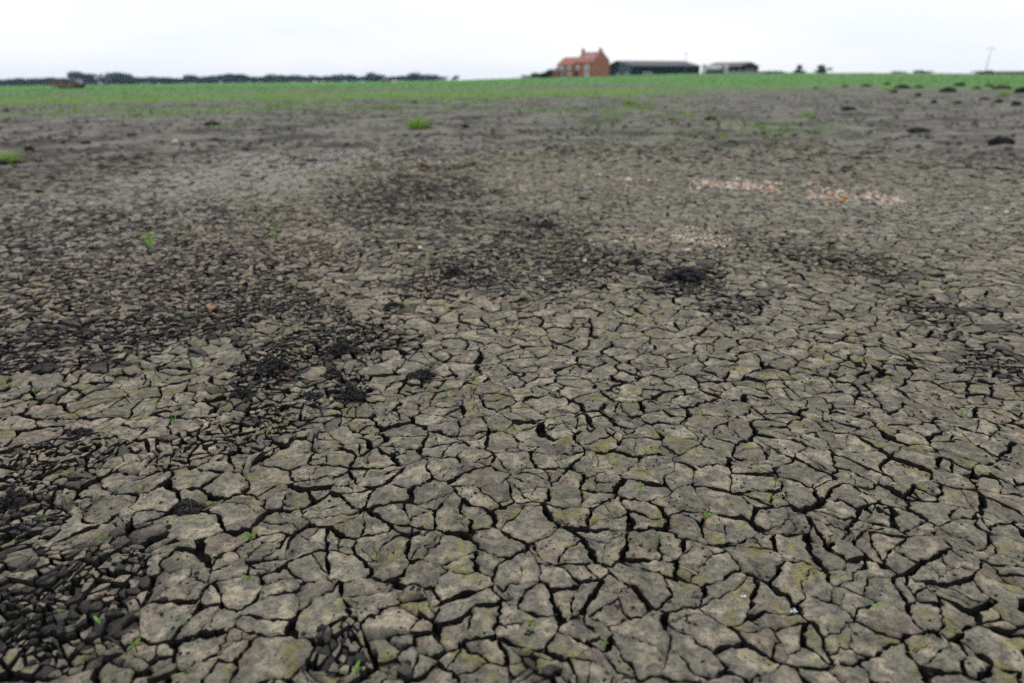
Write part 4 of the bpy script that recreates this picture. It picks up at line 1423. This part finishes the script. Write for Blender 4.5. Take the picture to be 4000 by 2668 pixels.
MB().prism([(-2.2, 0), (2.2, 0), (2.2, 2.5), (-2.2, 1.3)], -1.5, 1.5, 'y').build('wall', M['barn_dark'], shed)
MB().prism([(-2.4, 1.22), (2.4, 2.55), (2.4, 2.7), (-2.4, 1.37)], -1.7, 1.7, 'y').build('roof', M['barn_dark'], shed)
out = empty('brick_outhouse', pos(2162, 303), math.radians(-30))
tag(out, 'low brick outhouse between the shed and the house', 'outhouse')
MB().prism([(-2.0, 0), (2.0, 0), (2.0, 2.1), (0, 2.9), (-2.0, 2.1)], -2.2, 2.2).build('wall', M['brick'], out)
roof(out, -2.3, 2.3, -2.0, 2.0, 2.1, 2.9, M['barn_roof_brown'], .12, .15)

def pole(px, R, h, label, arm=1.6, lean=0.0):
    o = empty('utility_pole', pos(px, R, -.2))
    o.rotation_euler = (0, lean, 0)
    tag(o, label, 'utility pole', 'utility poles by the farm')
    MB().tube([(0, 0, 0), (0, 0, h)], [.12, .07], 8).build('post', M['pole_wood'], o)
    MB().box(-arm, arm, -.04, .04, h - .4, h - .3).build('crossarm', M['pole_wood'], o)
    for x in (-arm * .85, 0, arm * .85):
        MB().tube([(x, 0, h - .297), (x, 0, h - .1)], .06, 6).build('insulator', M['white_paint'], o)
pole(2674, 300, 8.2, 'utility pole standing in front of the green barn', .8)
pole(3845, 306, 8.6, 'utility pole with crossarm alone at the right horizon', 1.7, 0.05)

# ------------------------------------------------------------------ field machines at left
def tractor(px, R, rz, col, label, digger=False):
    o = empty('tractor' if not digger else 'digger', pos(px, R, 0), rz)
    tag(o, label, 'digger' if digger else 'tractor')
    MB().prism([(-1.0, .8), (1.9, .8), (1.9, 1.5), (1.7, 1.7), (-1.0, 1.8)], -.45, .45, 'y').build('bonnet', M[col], o)
    MB().prism([(-1.9, 1.2), (-.5, 1.2), (-.6, 2.75), (-1.75, 2.75)], -.7, .7, 'y').build('cab', M['glass'], o)
    MB().box(-2.0, -.45, -.8, .8, 2.755, 2.88).build('cab_roof', M[col], o)
    for (x, r) in ((-1.3, .85), (1.35, .55)):
        for y in (-.85, .85):
            w_ = MB().tube([(x, y - .22, r), (x, y + .22, r)], r, 14).build('wheel', M['rubber'], o)
            MB().tube([(x, y - .24, r), (x, y + .24, r)], r * .45, 10).build('rim', M[col], w_)
    if digger:
        MB().tube([(1.6, 0, 1.4), (3.4, 0, 2.4), (4.6, 0, 1.0)], [.22, .2, .16], 6).build('arm', M[col], o)
        MB().prism([(4.3, .2), (5.1, .2), (5.0, 1.0), (4.5, 1.0)], -.6, .6, 'y').build('bucket', M['rubber'], o)
tractor(290, 255, 2.9, 'red_paint', 'dark tractor with red wheels at the right of the orange machine')
tractor(1508, 420, 0.3, 'red_paint', 'red tractor far off in front of the centre tree line')
im = empty('orange_trailer', pos(240, 252), 0.05)
im.scale = (.75, .75, .8)
tag(im, 'orange farm trailer in the green field at left', 'trailer')
MB().prism([(-.9, .75), (.9, .75), (1.1, 1.6), (-1.1, 1.6)], -2.2, 2.2).build('body', M['orange_paint'], im)
MB().tube([(2.2, 0, .8), (3.6, 0, .6)], .08, 6).build('drawbar', M['rubber'], im)
for x in (-1.0, 0.6):
    for y in (-.9, .9):
        MB().tube([(x, y - .15, .45), (x, y + .15, .45)], .45, 12).build('wheel', M['rubber'], im)
dr_ = empty('seed_drill', pos(214, 254), 0.1)
tag(dr_, 'pinkish seed drill at the left end of the field machines', 'seed drill')
MB().prism([(-.6, .9), (.6, .9), (.9, 1.9), (-.9, 1.9)], -1.4, 1.4).build('hopper', M['red_paint'], dr_)
MB().box(-1.6, 1.6, -.12, .12, .5, .62).build('frame', M['rubber'], dr_)
for k in range(5):
    MB().tube([(-1.3 + k * .65, 0, .55), (-1.3 + k * .65, -.3, .02)], .05, 5).build('coulter', M['rubber'], dr_)

# ------------------------------------------------------------------ trees
def crown_mesh(seed, spread, tall, n=1500, hollow=0.25):
    r_ = random.Random(seed)
    blobs = [(r_.gauss(0, .26) * spread, r_.gauss(0, .26) * spread, tall * (0.14 + 0.66 * r_.random()), r_.uniform(.18, .30) * spread) for _ in range(15)]
    vs, fs = [], []
    for _ in range(n):
        bx, by, bz, br = r_.choice(blobs)
        a, u = r_.uniform(0, 6.283), r_.uniform(-1, 1)
        rr = br * (1 - hollow * r_.random())
        c = Vector((bx + rr * math.cos(a) * math.sqrt(1 - u * u), by + rr * math.sin(a) * math.sqrt(1 - u * u), max(0.02 * tall, bz + rr * u * 0.8)))
        nrm = Vector((r_.gauss(0, 1), r_.gauss(0, 1), r_.gauss(0.5, 1))).normalized()
        t1 = nrm.orthogonal().normalized(); t2 = nrm.cross(t1)
        s_ = tall * r_.uniform(.035, .07)
        i = len(vs)
        vs += [c + t1 * s_, c + t2 * s_ * .7, c - t1 * s_, c - t2 * s_ * .7]
        fs.append((i, i + 1, i + 2, i + 3))
    return np_mesh('crown', np.array([tuple(v) for v in vs]), [np.array(fs)], M['tree'], False)
def trunk_mesh(seed, tall):
    r_ = random.Random(seed)
    mb = MB()
    mb.tube([(0, 0, -.5), (0, 0, tall * .25), (r_.gauss(0, .2), r_.gauss(0, .2), tall * .6)], [tall * .03, tall * .022, tall * .01], 6)
    for k in range(4):
        a = r_.uniform(0, 6.28)
        mb.tube([(0, 0, tall * (.2 + .08 * k)), (math.cos(a) * tall * .2, math.sin(a) * tall * .2, tall * (.45 + .07 * k))], [tall * .012, tall * .005], 5)
    me = bpy.data.meshes.new('trunk'); me.from_pydata(mb.v, [], mb.f); me.materials.append(M['bark'])
    return me
CR = [crown_mesh(40 + k, (9, 11, 8, 10, 7)[k], 10) for k in range(5)]
TR = [trunk_mesh(60 + k, 10) for k in range(5)]
def tree(px, R, h, w, label, group=None, name='tree', cat='tree', k=None, dz=0.0):
    R = R * 1.5 if R >= 600 else R
    k = random.randrange(5) if k is None else k
    o = empty(name, pos(px, R, dz), random.uniform(0, 6.28))
    tag(o, label, cat, group)
    hm = h * R / FPX / 10 / 1.15; wm = w * R / FPX / (9, 11, 8, 10, 7)[k]
    a = link('crown', CR[k], o); b = link('trunk', TR[k], o)
    for q_ in (a, b): q_.scale = (wm, wm, hm)
# three crowns that stand above the left tree line
tree(305, 650, 52, 62, 'pointed tree rising above the left tree line', None, k=4)
tree(355, 655, 46, 60, 'rounded tree between the pointed and the broad one', None, k=2)
tree(435, 660, 50, 110, 'broadest domed tree of the left tree line', None, k=1)
tree(475, 665, 46, 80, 'right half dome leaning on the broadest tree', None, k=3)
tree(1480, 600, 30, 44, 'small pointed tree by the far red tractor', None, k=4)
tree(1620, 600, 34, 60, 'dome-shaped tree near the right end of the tree line', None, k=0)
tree(1676, 600, 28, 70, 'last rounded tree ending the tree line toward the house', None, k=1)
tree(1781, 620, 20, 26, 'lone tiny tree standing apart right of the tree line', None, k=4)
def row(x0, x1, n, h0, h1, w, R, lab, grp):
    ORD = ['first', 'second', 'third', 'fourth', 'fifth', 'sixth', 'seventh', 'eighth', 'ninth', 'tenth', 'eleventh', 'twelfth']
    for i in range(n):
        t = (i + random.uniform(.3, .7)) / n
        lab_ = (ORD[i] + ' tree from the left ' + lab[5:])
        tree(x0 + (x1 - x0) * t, R + random.uniform(-8, 8), (h0 + (h1 - h0) * t) * random.uniform(.75, 1.2), w * random.uniform(.85, 1.2), lab_, grp)
row(-60, 290, 9, 26, 32, 66, 670, 'tree in the low far row at the left edge', 'trees of the left row')
row(495, 830, 11, 24, 32, 56, 690, 'tree in the low far row right of the broad dome', 'trees of the middle row')
row(800, 1160, 12, 36, 32, 56, 690, 'tree in the taller far row left of centre', 'trees of the taller row')
row(1120, 1300, 6, 26, 22, 50, 690, 'tree in the dip of the far tree line', 'trees in the dip')
row(1270, 1490, 8, 28, 34, 50, 640, 'tree in the far row left of the red tractor', 'trees left of the red tractor')
row(1510, 1720, 8, 24, 26, 50, 620, 'tree in the far row right of the red tractor', 'trees right of the red tractor')
# shrubs about the farm
tree(2098, 345, 22, 60, 'bluish bush beside the shed left of the house', None, 'bush', 'bush', 1)
tree(2072, 350, 12, 50, 'low bush at the outer left end of the farm', None, 'bush', 'bush', 3)
tree(3117, 312, 34, 18, 'thin wispy young tree on the right horizon', None, 'young_tree', 'tree', 4)
tree(3207, 312, 34, 36, 'small dense tree on the right horizon', None, 'young_tree', 'tree', 2)
for i, (px, h, w, lab) in enumerate(((3115, 12, 44, 'low bush at the foot of the wispy tree'), (3205, 14, 40, 'low bush under the small dense tree'), (3506, 8, 40, 'first low bush right of the dense tree'),
                                  (3585, 12, 24, 'pointed middle bush on the right horizon'), (3620, 9, 30, 'bush just right of the pointed bush'), (3030, 9, 60, 'low bush right of the open barn'),
                                  (2985, 10, 60, 'low bush touching the open barn'), (3838, 14, 44, 'bush at the foot of the lone pole'))):
    tree(px, 314, h, w, lab, 'bushes on the right horizon', 'bush', 'bush', i % 5)
# long low roof far away at the right edge
fs_ = empty('far_shed', pos(3960, 520, 0), 0.05)
tag(fs_, 'long low grey shed far away at the right edge', 'shed')
zt = ray(3960, 279).z * 520 + CAM_H - pos(3960, 520).z
MB().prism([(-6, 0), (6, 0), (6, zt * .7), (0, zt), (-6, zt * .7)], -18, 26).build('wall', M['barn_roof'], fs_)
MB().prism([(-6.3, zt * .7 - .1), (0, zt + .02), (6.3, zt * .7 - .1), (6.3, zt * .7 + .1), (0, zt + .22), (-6.3, zt * .7 + .1)], -18.4, 26.4).build('roof', M['barn_roof'], fs_)

# ------------------------------------------------------------------ damp air over the fen
hz, nt, b = new_mat('haze')
nt.nodes.remove(b)
vol = nt.nodes.new('ShaderNodeVolumePrincipled')
vol.inputs['Color'].default_value = (0.56, 0.80, 1.0, 1)
vol.inputs['Density'].default_value = 0.00011
vol.inputs['Anisotropy'].default_value = 0.2
nt.links.new(vol.outputs[0], nt.nodes['Material Output'].inputs['Volume'])
zmin = float(gz.min()) - 1.0
o = MB().box(-1800, 1800, -1800, 1800, zmin, 22).build('haze', hz)
tag(o, 'thin rainy haze over the fields', kind='stuff')
